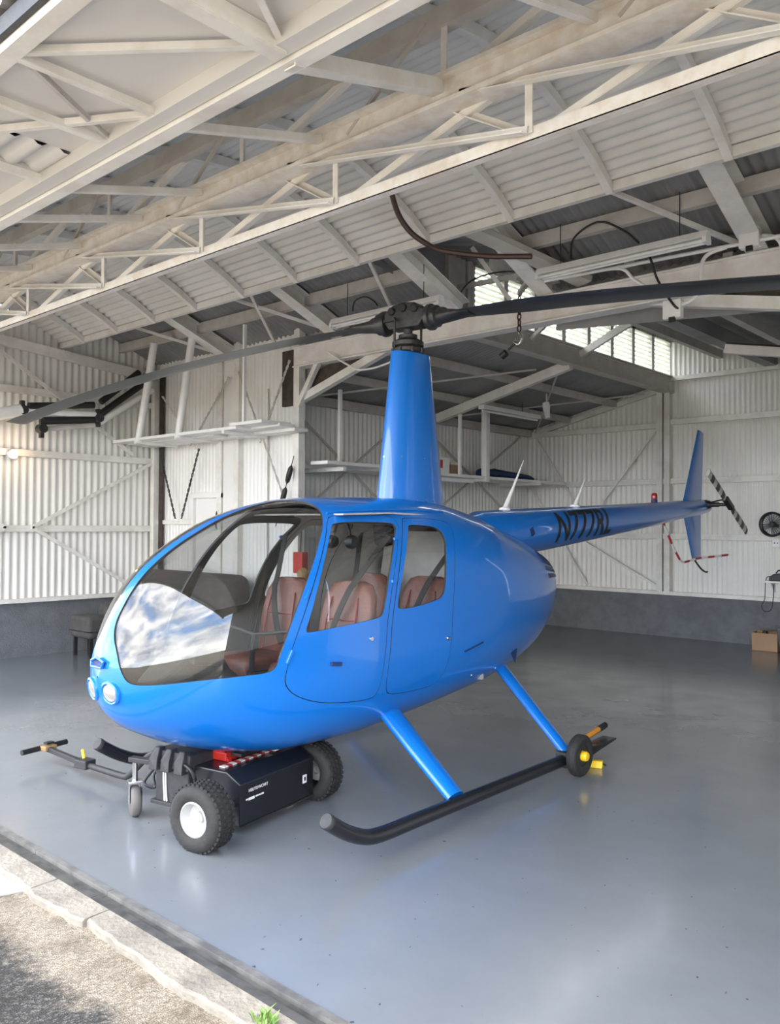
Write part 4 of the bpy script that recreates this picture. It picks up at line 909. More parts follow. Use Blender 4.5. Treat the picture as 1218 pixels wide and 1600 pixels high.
for y in (.37, .19):
    b = MB(); b.lathe([(0, -.03), (.04, -.028), (.045, 0), (.035, .03), (0, .03)], (.97, y, 1.62), 'y', 16); b.build('ear_cup', 'black', HS, smooth=True)
b = MB(); b.loft([[(x, y0, 1.70+dz), (x, y0+.14, 1.70+dz), (x, y0+.12, 1.58+dz), (x, y0+.03, 1.56+dz)] for x, y0, dz in ((.72, .30, .03), (.60, .30, .02))]); b.build('overhead_pouch', 'belt', HEL, bevel=.02)

# ================================================================== ground handling gear
mat('brass', (.32, .20, .08), .45)
# electric tow cart under the nose; local x toward its handle, y toward the door
TC = tag(empty('tow_cart', (-3.83, 3.15, 0), math.radians(191)), 'black battery tow cart with fat tyres and white rims under the helicopter nose', 'tow cart')
def tyre(parent, c, R, wd, nm='tyre', lug=True):
    bb = MB(); h = wd/2
    bb.lathe([(R*.52, -h*.80), (R*.60, -h*.98), (R*.82, -h), (R*.95, -h*.86), (R, -h*.62), (R*1.005, 0), (R, h*.62), (R*.95, h*.86), (R*.82, h), (R*.60, h*.98), (R*.52, h*.80), (R*.52, -h*.80)], c, 'y', 40); t_ = bb.build(nm, 'rubber', parent, smooth=True, angle=50)
    if lug:
        bb = MB()
        for k in range(36):
            for j, yy in enumerate((-.62, -.2, .22, .62)):
                q = 2*PI*(k+.5*(j % 2))/36; p = V(c)+V((math.cos(q), 0, math.sin(q)))*R*1.0+V((0, yy*h, 0)); tng = V((-math.sin(q), 0, math.cos(q)))
                bb.bar(p-tng*R*.055, p+tng*R*.055, .013, .016, (math.cos(q), 0, math.sin(q)))
        tl = bb.build('tread_blocks', 'rubber', t_); tl['kind'] = 'stuff'
    return t_
for y in (.50, -.50):
    W_ = empty('wheel', (0, 0, 0)); W_.parent = TC; sg = 1 if y > 0 else -1
    tyre(W_, (0, y, .175), .175, .165)
    b = MB(); b.lathe([(.093, -.065*sg), (.098, -.06*sg), (.096, .068*sg), (.086, .074*sg), (.078, .05*sg), (.070, .02*sg), (.03, .012*sg), (.028, .03*sg), (0, .032*sg)], (0, y, .175), 'y', 32); b.build('rim', 'rim_white', W_, smooth=True, angle=40)
    b = MB(); b.lathe([(0, .05*sg), (.016, .05*sg), (.018, .02*sg)], (0, y, .175), 'y', 14); b.build('axle_cap', 'white', W_, smooth=True)
b = MB(); b.tube([(0, -.45, .175), (0, .45, .175)], .022, 10); b.build('axle', 'charcoal', TC)
b = MB(); b.prism([(-.06, .27, .055), (-.06, .27, .29), (.04, .27, .345), (.30, .27, .345), (.30, .27, .055)], (0, -.68, 0)); BX = b.build('motor_box', 'black_gloss', TC, bevel=.008)
b = MB(); b.box((-.064, -.41, .05), (-.058, .27, .058)); b.build('bottom_lip', 'dark_metal', BX)
def decal(lines, parent, m, ex=.0006):
    for txt, loc, size, rot in lines:
        cu = bpy.data.curves.new('lettering', 'FONT'); cu.body = txt; cu.size = size; cu.extrude = ex; cu.align_x = 'LEFT'
        to = bpy.data.objects.new('lettering', cu); COL.objects.link(to); dg = bpy.context.evaluated_depsgraph_get(); dg.update()
        me = bpy.data.meshes.new_from_object(to.evaluated_get(dg)); bpy.data.objects.remove(to); me.materials.clear(); me.materials.append(MATS[m])
        o = bpy.data.objects.new('lettering', me); COL.objects.link(o); o.parent = parent; o.location = loc; o.rotation_euler = rot
rotf = (PI/2, 0, -PI/2)
decal([('HELITOWCART', (-.0615, .20, .232), .024, rotf)], BX, 'white')
for y0, y1, hh in ((.222, .205, .006), (.200, .150, .011), (.140, .115, .006), (.110, .098, .006), (.092, .070, .007)):
    b = MB(); b.box((-.0625, y1, .197-hh), (-.0605, y0, .197+hh*.3)); b.build('lettering_line', 'white', BX)
b = MB(); b.box((-.0635, -.335, .150), (-.0605, -.298, .200)); b.build('sticker', 'white', BX)
b = MB(); b.box((-.0645, -.325, .163), (-.0632, -.309, .187)); b.build('sticker_mark', 'black', BX)
b = MB(); b.box((.10, -.30, .346), (.14, .22, .352)); o_ = b.build('hazard_tape', 'hazard_stripe', TC)
# battery case with lid clamps
CS = empty('battery_case', (0, 0, 0)); CS.parent = TC
b = MB(); b.box((.30, -.12, .105), (.565, .30, .345)); b.build('case_body', 'charcoal', CS, bevel=.012)
b = MB(); b.box((.285, -.14, .095), (.585, .32, .118)); b.build('tray', 'charcoal', CS, bevel=.005)
b = MB(); b.prism([(.28, .325, .315), (.28, .31, .40), (.31, .29, .41), (.56, .29, .41), (.59, .31, .40), (.59, .325, .315)], (0, -.46, 0)); b.build('case_lid', 'charcoal', CS, bevel=.01)
for x in (.335, .44, .535):
    b = MB(); b.prism([(x-.032, .352, .30), (x+.032, .352, .30), (x+.034, .352, .365), (x+.02, .315, .425), (x-.02, .315, .425), (x-.034, .352, .365)], (0, -.05, 0)); b.build('lid_clamp', 'charcoal', CS, bevel=.006)
for x in (.475, .492):
    b = MB(); b.tube([(x, .306, .34), (x, .304, .22), (x-.012, .306, .12)], .0055, 6); b.build('strap', 'tail_white', CS, smooth=True)
b = MB(); b.tube(spline([(.30, .33, .36), (.24, .34, .34), (.22, .33, .28), (.27, .31, .2)], 6), .011, 8); b.build('cable', 'black', TC, smooth=True)
b = MB(); b.tube(spline([(.60, .2, .30), (.66, .22, .22), (.62, .25, .16), (.72, .24, .17), (.66, .2, .27)], 6), .008, 8); b.build('cable', 'black', TC, smooth=True)
# lift bracket in red under the belly
LB = empty('lift_bracket', (0, 0, 0)); LB.parent = TC
b = MB(); b.box((.18, -.16, .345), (.30, .12, .395)); b.build('cross_plate', 'red', LB, bevel=.006)
for y in (-.14, .10):
    b = MB(); b.prism([(.16, y-.012, .345), (.34, y-.012, .345), (.30, y-.012, .40), (.20, y-.012, .40)], (0, .024, 0)); b.build('side_plate', 'red', LB)
b = MB(); b.lathe([(0, .36), (.03, .36), (.03, .40), (0, .40)], (.17, -.02, 0), 'z', 14); b.build('pin', 'chrome', LB, smooth=True)
b = MB(); b.box((.05, -.35, .36), (.28, -.17, .372)); b.build('belly_pad', 'white', LB, bevel=.003)
b = MB(); b.box((.10, -.33, .372), (.30, .08, .392)); b.build('cradle', 'black', LB, bevel=.004)
# caster
CA = empty('caster', (.70, .33, 0)); CA.parent = TC; CA.rotation_euler = (0, 0, math.radians(-32))
b = MB(); b.lathe([(.0, -.028), (.075, -.028), (.088, -.018), (.09, 0), (.088, .018), (.075, .028), (0, .028)], (0, 0, .09), 'y', 28); b.build('caster_wheel', 'grey_rubber' if 'grey_rubber' in MATS else mat('grey_rubber', (.12, .11, .10), .7), CA, smooth=True, angle=50)
b = MB()
for y in (-.036, .036): b.bar((0, y, .08), (.0, y, .20), .05, .006, (0,1,0))
b.box((-.03, -.042, .195), (.03, .042, .21)); b.build('fork', 'chrome', CA, bevel=.004)
b = MB(); b.lathe([(.016, .20), (.016, .33), (.022, .335), (0, .34)], (0, 0, 0), 'z', 12); b.build('stem', 'chrome', CA, smooth=True)
# drawbar with T handle
b = MB(); b.tube(spline([(.36, .10, .40), (.62, .10, .36), (.80, .09, .30), (.92, .08, .22), (1.04, .07, .12), (1.12, .06, .10), (1.3, .04, .10), (1.55, .01, .10)], 6), .021, 10); b.build('drawbar_tube', 'charcoal', TC, smooth=True)
b = MB(); b.bar((.30, .26, .33), (.74, .33, .33), .05, .03); b.build('caster_arm', 'charcoal', TC, bevel=.006)
b = MB(); b.bar((1.50, .015, .10), (2.06, -.085, .11), .034, .034); b.build('drawbar_extension', 'charcoal', TC, bevel=.004)
b = MB(); b.box((1.48, -.035, .075), (1.60, .055, .135)); b.build('drawbar_clamp', 'charcoal', TC, bevel=.008)
b = MB(); b.tube([(1.56, .0, .13), (1.60, -.02, .18)], .011, 8); b.build('release_knob', 'yellow', TC, smooth=True)
b = MB(); b.tube([(2.09, .10, .115), (2.09, -.27, .115)], .019, 10); b.build('handle_grip', 'black', TC, smooth=True)
b = MB(); b.box((2.02, -.14, .10), (2.09, -.04, .135)); b.build('throttle_box', 'brass', TC, bevel=.008)
b = MB(); b.box((2.03, -.12, .145), (2.07, -.06, .158)); b.build('throttle_switch', 'black', TC)
# ground handling wheel clipped on the near skid
ca_, sa_ = math.cos(math.radians(-89.2)), math.sin(math.radians(-89.2))
def hw(x, y, z=0): return (-4.08+ca_*x-sa_*y, 4.70+sa_*x+ca_*y, z)
GW = tag(empty('handling_wheel', hw(-.50, 1.135), math.radians(-89.2)), 'small black tyre with yellow hub clipped beside the near skid', 'handling wheel')
tyre(GW, (0, .02, .14), .14, .075, lug=False)
for k in range(3):
    b = MB(); b.lathe([(.1405, -.002), (.1425, 0), (.1405, .002)], (0, .02+(k-1)*.022, .14), 'y', 40); b.build('tread_rib', 'rubber', GW, smooth=True)
b = MB(); b.lathe([(.073, -.03), (.073, .022), (.06, .026), (.02, .02), (0, .02)], (0, .02, .14), 'y', 24); b.build('wheel_disc', 'charcoal', GW, smooth=True, angle=40)
b = MB(); b.lathe([(.034, .02), (.034, .05), (.026, .062), (0, .066)], (0, .02, .14), 'y', 18); b.build('hub_cap', 'yellow', GW, smooth=True)
b = MB(); b.lathe([(0, .035), (.008, .035), (.008, .02)], (.03, .02, .185), 'y', 8); b.build('valve', 'chrome', GW)
b = MB(); b.tube([(0, .02, .14), (0, -.16, .14)], .02, 10); b.build('stub_axle', 'charcoal', GW)
b = MB(); b.box((-.05, -.12, .055), (.09, -.03, .16)); b.build('skid_clamp', 'charcoal', GW, bevel=.006)
b = MB(); b.tube([(-.08, -.10, .15), (-.22, -.11, .165)], .016, 10); b.build('lever_socket', 'red_dark', GW, smooth=True)
b = MB(); b.tube([(-.20, -.11, .163), (-.58, -.13, .195)], .021, 12); b.build('lever', 'orange', GW, smooth=True)
b = MB(); b.tube([(-.56, -.13, .193), (-.68, -.135, .205)], .024, 12); b.build('lever_grip', 'black', GW, smooth=True)
WC = empty('wheel_chock', (-2.985, 5.47, 0), math.radians(18)); tag(WC, 'yellow wedge chock on the floor behind the handling wheel', 'chock')
b = MB(); b.prism([(-.085, -.035, 0), (-.085, .035, 0), (-.085, .022, .05), (-.085, -.022, .05)], (.17, 0, 0)); b.build('wedge', 'yellow', WC, bevel=.006)
b = MB(); b.tube([(.085, 0, .03), (.10, .01, .02), (.10, .03, .012)], .006, 6); b.build('pull_cord', 'black', WC)

# ================================================================== things hung and stood around the hangar
def shelf(name, x0, x1, y0, y1, z, label, slat_axis='x', group=None):
    r = tag(empty(name, ((x0+x1)/2, (y0+y1)/2, z)), label, 'shelf', group); cx, cy = (x0+x1)/2, (y0+y1)/2
    return r, cx, cy
# hanging shelf on the wing wall: three boards stepping along
SH, cx, cy = shelf('hanging_shelf', -10.75, -7.35, 6.1, 6.75, 2.85, 'long white plank shelf hung from two round tubes on the wing wall')
for k, (x0, x1, y0, y1, z) in enumerate(((-10.72, -7.95, 6.08, 6.30, .0), (-10.72, -8.7, 6.31, 6.52, -.012), (-10.72, -7.42, 6.53, 6.74, -.02), (-8.65, -7.42, 6.30, 6.53, .015))):
    b = MB(); b.box((x0-cx, y0-cy, z), (x1-cx, y1-cy, z+.035)); b.build('plank', 'white', SH)
b = MB(); b.box((-8.05-cx, 6.06-cy, .035), (-7.45-cx, 6.5-cy, .07)); b.build('plank', 'wall_white', SH)
for x in (-10.15, -9.2, -8.2):
    b = MB(); b.bar((x-cx, 6.08-cy, -.02), (x-cx, 6.74-cy, -.03), .05, .04); b.build('bearer', 'white', SH)
for xb, xt, zt in ((-10.13, -9.93, 4.16), (-9.19, -9.03, 4.20)):
    b = MB(); b.tube([(xb-cx, 6.12-cy, -.02), (xt-cx, 6.22-cy, zt-2.85)], .05, 16); b.build('hanger_tube', 'white', SH, smooth=True)
b = MB(); b.bar((-10.72-cx, 6.10-cy, 0), (-10.72-cx, 6.10-cy, .45), .03, .03); b.build('end_hanger', 'white', SH)
b = MB(); b.bar((-7.95-cx, 6.2-cy, .03), (-7.95-cx, 6.2-cy, 1.25), .035, .035); b.build('end_hanger', 'white', SH)
# shelf along the tail bay wall
SA, cx, cy = shelf('wall_shelf', -8.15, -7.35, 7.0, 12.5, 2.44, 'long white plank shelf along the tail bay wall carrying boxes')
for x0, x1, y0, y1, z in ((-8.14, -7.92, 6.95, 12.6, 0), (-7.91, -7.62, 7.5, 12.6, .0), (-7.60, -7.38, 8.6, 12.65, -.01), (-7.6, -7.3, 6.95, 7.9, .02)):
    b = MB(); b.box((x0-cx, y0-cy, z), (x1-cx, y1-cy, z+.04)); b.build('plank', 'white', SA)
for y in (7.3, 8.8, 10.3, 11.8):
    b = MB(); b.bar((-8.15-cx, y-cy, -.02), (-7.36-cx, y-cy, -.02), .05, .05); b.build('bearer', 'white', SA)
b = MB(); b.bar((-7.42-cx, 10.35-cy, -.05), (-7.42-cx, 10.35-cy, 1.02), .09, .09, (0,1,0)); b.build('hanger_post', 'white', SA)
for x, y in ((-7.45, 9.75), (-7.5, 7.35)):
    b = MB(); b.bar((x-cx, y-cy, 0), (x-cx, y-cy, .98), .04, .04, (0,1,0)); b.build('hanger_post', 'white', SA)
b = MB(); b.bar((-7.4-cx, 9.0-cy, -.06), (-7.4-cx, 10.0-cy, -.06), .04, .05); b.build('front_rail', 'white', SA)
BXS = tag(empty('carton', (-7.72, 9.55, 2.48)), 'white carton with a red printed mark on the tail bay shelf', 'box')
b = MB(); b.box((-.12, -.15, 0), (.12, .15, .24)); b.build('box_body', 'white', BXS, bevel=.004)
b = MB(); b.box((.1195, -.07, .08), (.1225, -.01, .20)); b.build('printed_mark', 'red', BXS)
b = MB(); b.box((-.12, -.15, .24), (.12, -.02, .252)); b.build('flap', 'white', BXS)
BX2 = tag(empty('parts_box', (-7.74, 9.92, 2.48)), 'low grey box beside the white carton on the shelf', 'box')
b = MB(); b.box((-.10, -.12, 0), (.10, .12, .18)); b.build('box_body', 'cardboard', BX2, bevel=.004); b = MB(); b.box((-.105, -.125, .15), (.105, .125, .19)); b.build('lid', 'white', BX2, bevel=.004)
CB = tag(empty('rolled_cover', (-7.62, 11.2, 2.48)), 'long dark blue padded cover lying on the tail bay shelf', 'cover')
b = MB(); rg = []
for y, r_ in ((-.75, .05), (-.70, .085), (-.3, .09), (.2, .075), (.6, .06), (.75, .04)): rg.append([(.10*math.cos(q)*r_/.09, y, r_*.75+r_*.75*math.sin(q)) for q in [2*PI*j/16 for j in range(16)]])
b.loft(rg); b.build('padding', 'blue_dark', CB, smooth=True); b = MB(); b.tube([(.10*math.cos(q), -.35, .068+.068*math.sin(q)) for q in [2*PI*j/16 for j in range(16)]], .008, 6, closed=True); b.build('strap', 'black', CB)
# fluorescent battens
def batten(x0, x1, y, z, lab, nt=2):
    t_ = tag(empty('batten_light', ((x0+x1)/2, y, z)), lab, 'light fitting'); h_ = (x1-x0)/2
    b = MB(); b.prism([(-h_, -.05, .0), (-h_, .05, .0), (-h_, .03, .055), (-h_, -.03, .055)], (2*h_, 0, 0)); b.build('housing', 'white', t_, bevel=.004)
    for yy in (-.03, .03):
        b = MB(); b.tube([(-h_+.03, yy, -.022), (h_-.03, yy, -.022)], .014, 10); b.build('lamp_tube', 'tube_white' if 'tube_white' in MATS else mat('tube_white', (.80, .80, .76), .3), t_, smooth=True)
    for xx in (-h_+.015, h_-.015):
        b = MB(); b.box((xx-.015, -.052, -.04), (xx+.015, .052, .0)); b.build('lamp_holder', 'white', t_)
    for xx in (-h_*.7, h_*.7):
        b = MB(); b.tube([(xx, 0, .05), (xx, 0, .40)], .004, 6); b.build('suspension_wire', 'dark_metal', t_)
    return t_
batten(-3.9, -2.42, 6.2, 3.885, 'white twin-tube batten light hung beside the conduit above the header beam')
batten(-6.45, -4.96, 6.2, 3.86, 'white twin-tube batten light hung behind the rotor head')
BL3 = tag(empty('batten_light', (-7.0, 10.4, 3.38), math.radians(90)), 'white batten light fixed under the lean-to roof', 'light fitting')
b = MB(); b.box((-.75, -.05, 0), (.75, .05, .06)); b.build('housing', 'white', BL3, bevel=.004); b = MB(); b.tube([(-.72, 0, -.02), (.72, 0, -.02)], .016, 10); b.build('lamp_tube', 'tube_white', BL3, smooth=True)
b = MB(); b.tube([(.3, 0, .06), (.3, 0, .2)], .005, 6); b.build('suspension_wire', 'dark_metal', BL3)
# conduit with junction boxes along the header
CD = tag(empty('conduit', (-3.1, 6.55, 3.93)), 'white electrical conduit with junction boxes along the header beam', 'conduit')
b = MB(); b.tube([(-.95, 0, .02), (.9, 0, -.03), (3.2, 0, -.05)], .016, 8); b.build('pipe', 'white', CD, smooth=True)
b = MB(); b.tube(spline([(.68, .0, -.03), (.55, .0, -.05), (.50, -.02, -.12), (.50, -.05, -.30), (.45, -.06, -.40), (.35, -.06, -.43)], 6), .016, 8); b.build('pipe_bend', 'white', CD, smooth=True)
b = MB(); b.tube(spline([(.9, .04, .02), (1.0, .06, .0), (1.05, .10, -.06), (1.05, .12, -.2)], 6), .014, 8); b.build('pipe_bend', 'white', CD, smooth=True)
b = MB(); b.tube(spline([(-.45, 0, .01), (-.2, .0, -.02), (-.1, .02, -.12), (.0, .04, -.2)], 6), .014, 8); b.build('pipe_bend', 'white', CD, smooth=True)
for p, s_ in (((.86, 0, .0), .075), ((.28, -.06, -.46), .075)):
    b = MB(); b.box((p[0]-s_, p[1]-.035, p[2]-s_), (p[0]+s_, p[1]+.035, p[2]+s_)); b.build('junction_box', 'white', CD, bevel=.008)
    b = MB(); b.box((p[0]-.02, p[1]-.04, p[2]-s_-.03), (p[0]+.03, p[1]-.02, p[2]-s_+.01)); b.build('cable_gland', 'black', CD)
def cable(name, pts, r, m, lab, cat='cable', k=8):
    bb = MB(); bb.tube(spline(pts, k), r, 8); return tag(bb.build(name, m, smooth=True), lab, cat)
cable('cable_loop', [(-3.55, 6.15, 3.95), (-3.52, 6.15, 4.12), (-3.3, 6.15, 4.20), (-3.08, 6.15, 4.08), (-2.95, 6.15, 3.95)], .009, 'black', 'thin black cable looping up over the batten light by the conduit')
cable('drop_cable', [(-3.05, 6.45, 4.02), (-2.98, 6.42, 3.90), (-2.93, 6.45, 3.72), (-2.80, 6.45, 3.50), (-2.75, 6.47, 3.46)], .010, 'black', 'black cable dropping past the header beam to a junction box')
cable('rotor_cable', [(-6.05, 6.1, 3.92), (-6.02, 6.1, 4.02), (-5.88, 6.1, 4.04), (-5.76, 6.1, 3.98), (-5.7, 6.1, 3.92)], .008, 'black', 'small black cable loop on the batten light behind the rotor head')
cable('beam_cable', [(-7.0, YW-.11, 3.72), (-6.85, YW-.11, 3.62), (-6.62, YW-.11, 3.50), (-6.48, YW-.11, 3.45), (-6.2, YW-.11, 3.455), (-5.9, YW-.11, 3.52), (-5.8, YW-.11, 3.63)], .011, 'white', 'white cable sagging under the header beam left of the mast')
cable('brown_hose', [(-4.25, 4.7, 4.24), (-4.27, 4.8, 4.12), (-4.24, 4.9, 4.01), (-4.17, 5.0, 3.93), (-4.08, 5.1, 3.875), (-3.76, 5.25, 3.80), (-3.42, 5.35, 3.75)], .022, 'brown_hose', 'dark brown hose hanging in a curve under the arched roof', 'hose')
cable('long_wire', [(-5.4, 7.0, 4.12), (-5.0, 6.7, 4.16), (-4.6, 6.6, 4.15), (-4.2, 6.55, 4.06), (-3.9, 6.5, 3.98)], .008, 'black', 'black wire draped along the clerestory above the header beam')
# chain and hook on the header beam
CH = tag(empty('lifting_chain', (-4.38, 6.64, 3.86)), 'rusty lifting chain with hook hanging over the header beam', 'chain')
for k in range(6):
    b = MB(); z = -.055*k; rr = [(.018*math.cos(q), 0, .034*math.sin(q)+z) if k % 2 else (0, .018*math.cos(q), .034*math.sin(q)+z) for q in [2*PI*j/12 for j in range(12)]]; b.tube(rr, .007, 6, closed=True); b.build('link', 'brown_hose', CH, smooth=True)
b = MB(); b.tube(spline([(0, 0, -.31), (.03, 0, -.36), (0, 0, -.42), (-.05, 0, -.40), (-.06, 0, -.36)], 5), .013, 8); b.build('hook', 'chrome', CH, smooth=True)
b = MB(); b.tube([(-.03, 0, -.40), (-.12, 0, -.46)], .012, 8); b.lathe([(0, -.04), (.035, -.03), (.035, .03), (0, .04)], (-.17, 0, -.50), n=14, ax=(.8, 0, .5)); b.build('swivel_block', 'dark_metal', CH, smooth=True)
# folded door arm on the left wall
DA = tag(empty('door_arm', (-10.45, 5.2, 3.1)), 'folded door arm of black and white tubes on the left wall', 'door arm')
def at_(y, z): return (0, y-5.2, z-3.1)
for a, c, r_, m_, nm in (((4.0, 2.94), (4.66, 3.14), .075, 'white', 'white_tube'), ((4.66, 3.12), (5.66, 3.18), .045, 'white', 'white_tube'), ((4.76, 3.20), (5.64, 3.31), .045, 'black', 'black_tube'), ((4.95, 3.03), (5.65, 3.12), .05, 'black', 'black_tube'), ((4.91, 2.92), (5.65, 3.04), .035, 'steel_grey', 'grey_tube'), ((5.70, 3.17), (6.52, 3.80), .045, 'black', 'black_tube'), ((5.74, 3.36), (6.31, 3.84), .045, 'black', 'black_tube'), ((5.72, 3.08), (6.52, 3.62), .045, 'white', 'white_tube')):
    b = MB(); b.tube([at_(*a), at_(*c)], r_, 12); b.build(nm, m_, DA, smooth=True)
for y, z in ((5.70, 3.14), (4.68, 3.14), (6.45, 3.80), (4.93, 2.93)):
    b = MB(); b.lathe([(0, -.06), (.06, -.06), (.06, .06), (0, .06)], at_(y, z), 'x', 14); b.bar(at_(y, z-.12), at_(y, z+.12), .05, .06); b.build('knuckle', 'dark_metal', DA, smooth=True, bevel=.004)
for y, z in ((4.3, 3.03), (6.5, 3.7)):
    b = MB(); b.bar((-.36, y-5.2, z-3.1), (.0, y-5.2, z-3.1), .06, .08); b.build('wall_bracket', 'steel_white', DA)
# wall lamp, lit
WL = tag(empty('wall_lamp', (XL+.10, 4.68, 2.60)), 'small lit wall lamp on the left girt', 'lamp')
b = MB(); b.lathe([(.0, -.09), (.05, -.09), (.06, -.05), (.05, 0), (.06, .02)], (0, 0, 0), n=16, ax=(1, 0, 0)); b.build('lamp_body', 'white', WL, smooth=True)
b = MB(); b.lathe([(.05, .02), (.035, .05), (0, .06)], (0, 0, 0), n=16, ax=(1, 0, 0)); b.build('bulb', 'lamp_glow', WL, smooth=True)
ll = bpy.data.lights.new('wall_lamp_bulb', 'POINT'); ll.energy = 1.6; ll.color = (1, .68, .40); ll.shadow_soft_size = .05; lo = bpy.data.objects.new('wall_lamp_bulb', ll); COL.objects.link(lo); lo.parent = WL; lo.location = (.14, 0, 0)
# crossed cables with turnbuckles on the wing wall
for k, (a, c, m_) in enumerate((((-8.70, 3.70), (-7.62, 1.75), 'steel_grey'), ((-7.70, 3.72), (-8.25, 2.75), 'steel_grey'), ((-10.45, 3.55), (-9.60, 2.75), 'steel_white'), ((-8.9, 3.65), (-9.75, 2.80), 'steel_grey'), ((-10.5, 2.75), (-10.1, 1.80), 'dark_metal'), ((-9.55, 2.75), (-9.95, 1.8), 'dark_metal'))):
    CBm = tag(empty('brace_wire', (a[0], YW-.09, a[1])), ['twisted bracing wire falling from the wing post to the door post', 'twisted bracing wire rising to the dark timber board', 'pale bracing wire crossing from the corner above the hanging shelf', 'twisted bracing wire falling left above the hanging shelf', 'dark bracing wire from the corner under the hanging shelf', 'dark bracing wire crossing beside the door under the shelf'][k], 'bracing wire')
    n_ = 40; d_ = V((c[0]-a[0], 0, c[1]-a[1])); L_ = d_.length; dn = d_.normalized(); sd_ = V((0, 1, 0)); up_ = dn.cross(sd_)
    for ph in (0, PI):
        b = MB(); b.tube([d_*(i/n_)+(sd_*math.cos(i*1.1+ph)+up_*math.sin(i*1.1+ph))*.009 for i in range(n_+1)], .008, 5); b.build('strand', m_, CBm, smooth=True)
    if k == 0: pass
TB1 = tag(empty('turnbuckle_wire', (-7.75, YW-.10, 2.55)), 'black bracing wire with two turnbuckles beside the bay post', 'bracing wire')
b = MB(); b.tube([(.15, 0, .0), (-.18, 0, -.85)], .006, 6); b.build('wire', 'black', TB1)
for z, x in ((-.22, .065), (-.48, -.035)):
    b = MB(); b.lathe([(.006, -.12), (.03, -.08), (.034, 0), (.03, .08), (.006, .12)], (x, 0, z), n=10, ax=(.33, 0, .85)); b.build('turnbuckle', 'black', TB1, smooth=True)
# red alarm bell box on the bay post
RB = tag(empty('alarm_bell', (-7.50, 6.70, 1.27)), 'red alarm box with brass bell on the bay post', 'alarm')
b = MB(); b.box((-.06, -.06, -.12), (.10, .04, .13)); b.build('red_box', 'red', RB, bevel=.01)
b = MB(); b.lathe([(0, -.05), (.045, -.045), (.075, -.01), (.08, .02)], (.10, -.05, -.13), n=20, ax=(0, 1, 0)); b.build('bell', 'brass', RB, smooth=True)
b = MB(); b.tube([(.0, 0, .13), (.0, .02, .6)], .012, 6); b.build('feed_pipe', 'dark_metal', RB)
# covered sofa in the wing
SO = tag(empty('covered_sofa', (-9.35, 6.15, 0)), 'dark grey covered sofa with rounded back against the wing wall', 'sofa')
def softbox(lo, hi, nm, parent, bev=.09):
    bb = MB(); bb.box(lo, hi); o = bb.build(nm, 'grey_cover', parent, smooth=True, bevel=bev, bseg=5); return o
softbox((-.95, -.42, .12), (1.05, .40, .48), 'seat', SO); softbox((-.95, .08, .30), (1.10, .46, 1.10), 'backrest', SO, .14)
softbox((-1.10, -.44, .12), (-.84, .42, .66), 'armrest', SO, .08); softbox((.92, -.44, .12), (1.18, .42, .66), 'armrest', SO, .08)
for x, y in ((-1.0, -.36), (1.08, -.36), (-1.0, .34), (1.08, .34)):
    b = MB(); b.box((x-.03, y-.03, 0), (x+.03, y+.03, .14)); b.build('foot', 'black', SO)
OT = tag(empty('dark_case', (-10.25, 5.52, 0)), 'dark grey padded case standing low by the left wall', 'case')
b = MB(); b.box((-.25, -.16, .24), (.25, .16, .53)); b.build('case_body', 'grey_cover', OT, smooth=True, bevel=.05, bseg=3)
b = MB(); b.box((-.254, -.164, .33), (.254, .164, .34)); b.build('lid_seam', 'black', OT)
for x, y in ((-.2, -.1), (.2, -.1), (-.2, .1), (.2, .1)):
    b = MB(); b.box((x-.02, y-.02, 0), (x+.02, y+.02, .26)); b.build('leg', 'black', OT)
# right hand end of the rear wall
CT = tag(empty('cardboard_box', (-3.98, 12.30, 0), math.radians(4)), 'open brown cardboard box on the floor by the rear wall', 'box')
b = MB()
for lo, hi in (((-.17, -.13, 0), (.17, .13, .008)), ((-.17, -.13, 0), (-.164, .13, .25)), ((.164, -.13, 0), (.17, .13, .25)), ((-.17, -.13, 0), (.17, -.124, .25)), ((-.17, .124, 0), (.17, .13, .25))): b.box(lo, hi)
b.build('box_body', 'cardboard', CT)
b = MB(); b.prism([(-.16, .128, .25), (.16, .128, .25), (.16, .20, .27), (-.16, .20, .27)], (0, 0, .006)); b.build('flap', 'cardboard', CT)
b = MB(); b.lathe([(0, .0), (.06, .02), (.07, .12), (.03, .27), (0, .275)], (-.03, .03, 0), 'z', 14); b.build('contents', 'black', CT, smooth=True)
BN = tag(empty('waste_bin', (-3.60, 12.25, 0)), 'grey ribbed waste bin beside the cardboard box', 'bin')
b = MB(); b.loft([[(w_*u, w_*v, z) for u, v in ((-1,-1),(1,-1),(1,1),(-1,1))] for z, w_ in ((0, .15), (.36, .19))]); b.build('bin_body', 'bin_grey', BN, bevel=.03)
b = MB(); b.box((-.2, -.2, .355), (.2, .2, .385)); b.build('bin_rim', 'bin_grey', BN, bevel=.01)
FN = tag(empty('wall_fan', (-3.98, YB-.20, 1.77)), 'round black wall fan above the rear sill', 'fan')
b = MB(); b.tube([(.165*math.cos(q), -.04, .165*math.sin(q)) for q in [2*PI*j/32 for j in range(32)]], .016, 8, closed=True); b.tube([(.16*math.cos(q), .04, .16*math.sin(q)) for q in [2*PI*j/32 for j in range(32)]], .012, 8, closed=True); b.build('guard_ring', 'black', FN, smooth=True)
b = MB()
for k in range(24):
    q = 2*PI*k/24; b.tube([(.03*math.cos(q), -.06, .03*math.sin(q)), (.11*math.cos(q), -.06, .11*math.sin(q)), (.165*math.cos(q), -.04, .165*math.sin(q))], .003, 4)
b.build('guard_wires', 'black', FN)
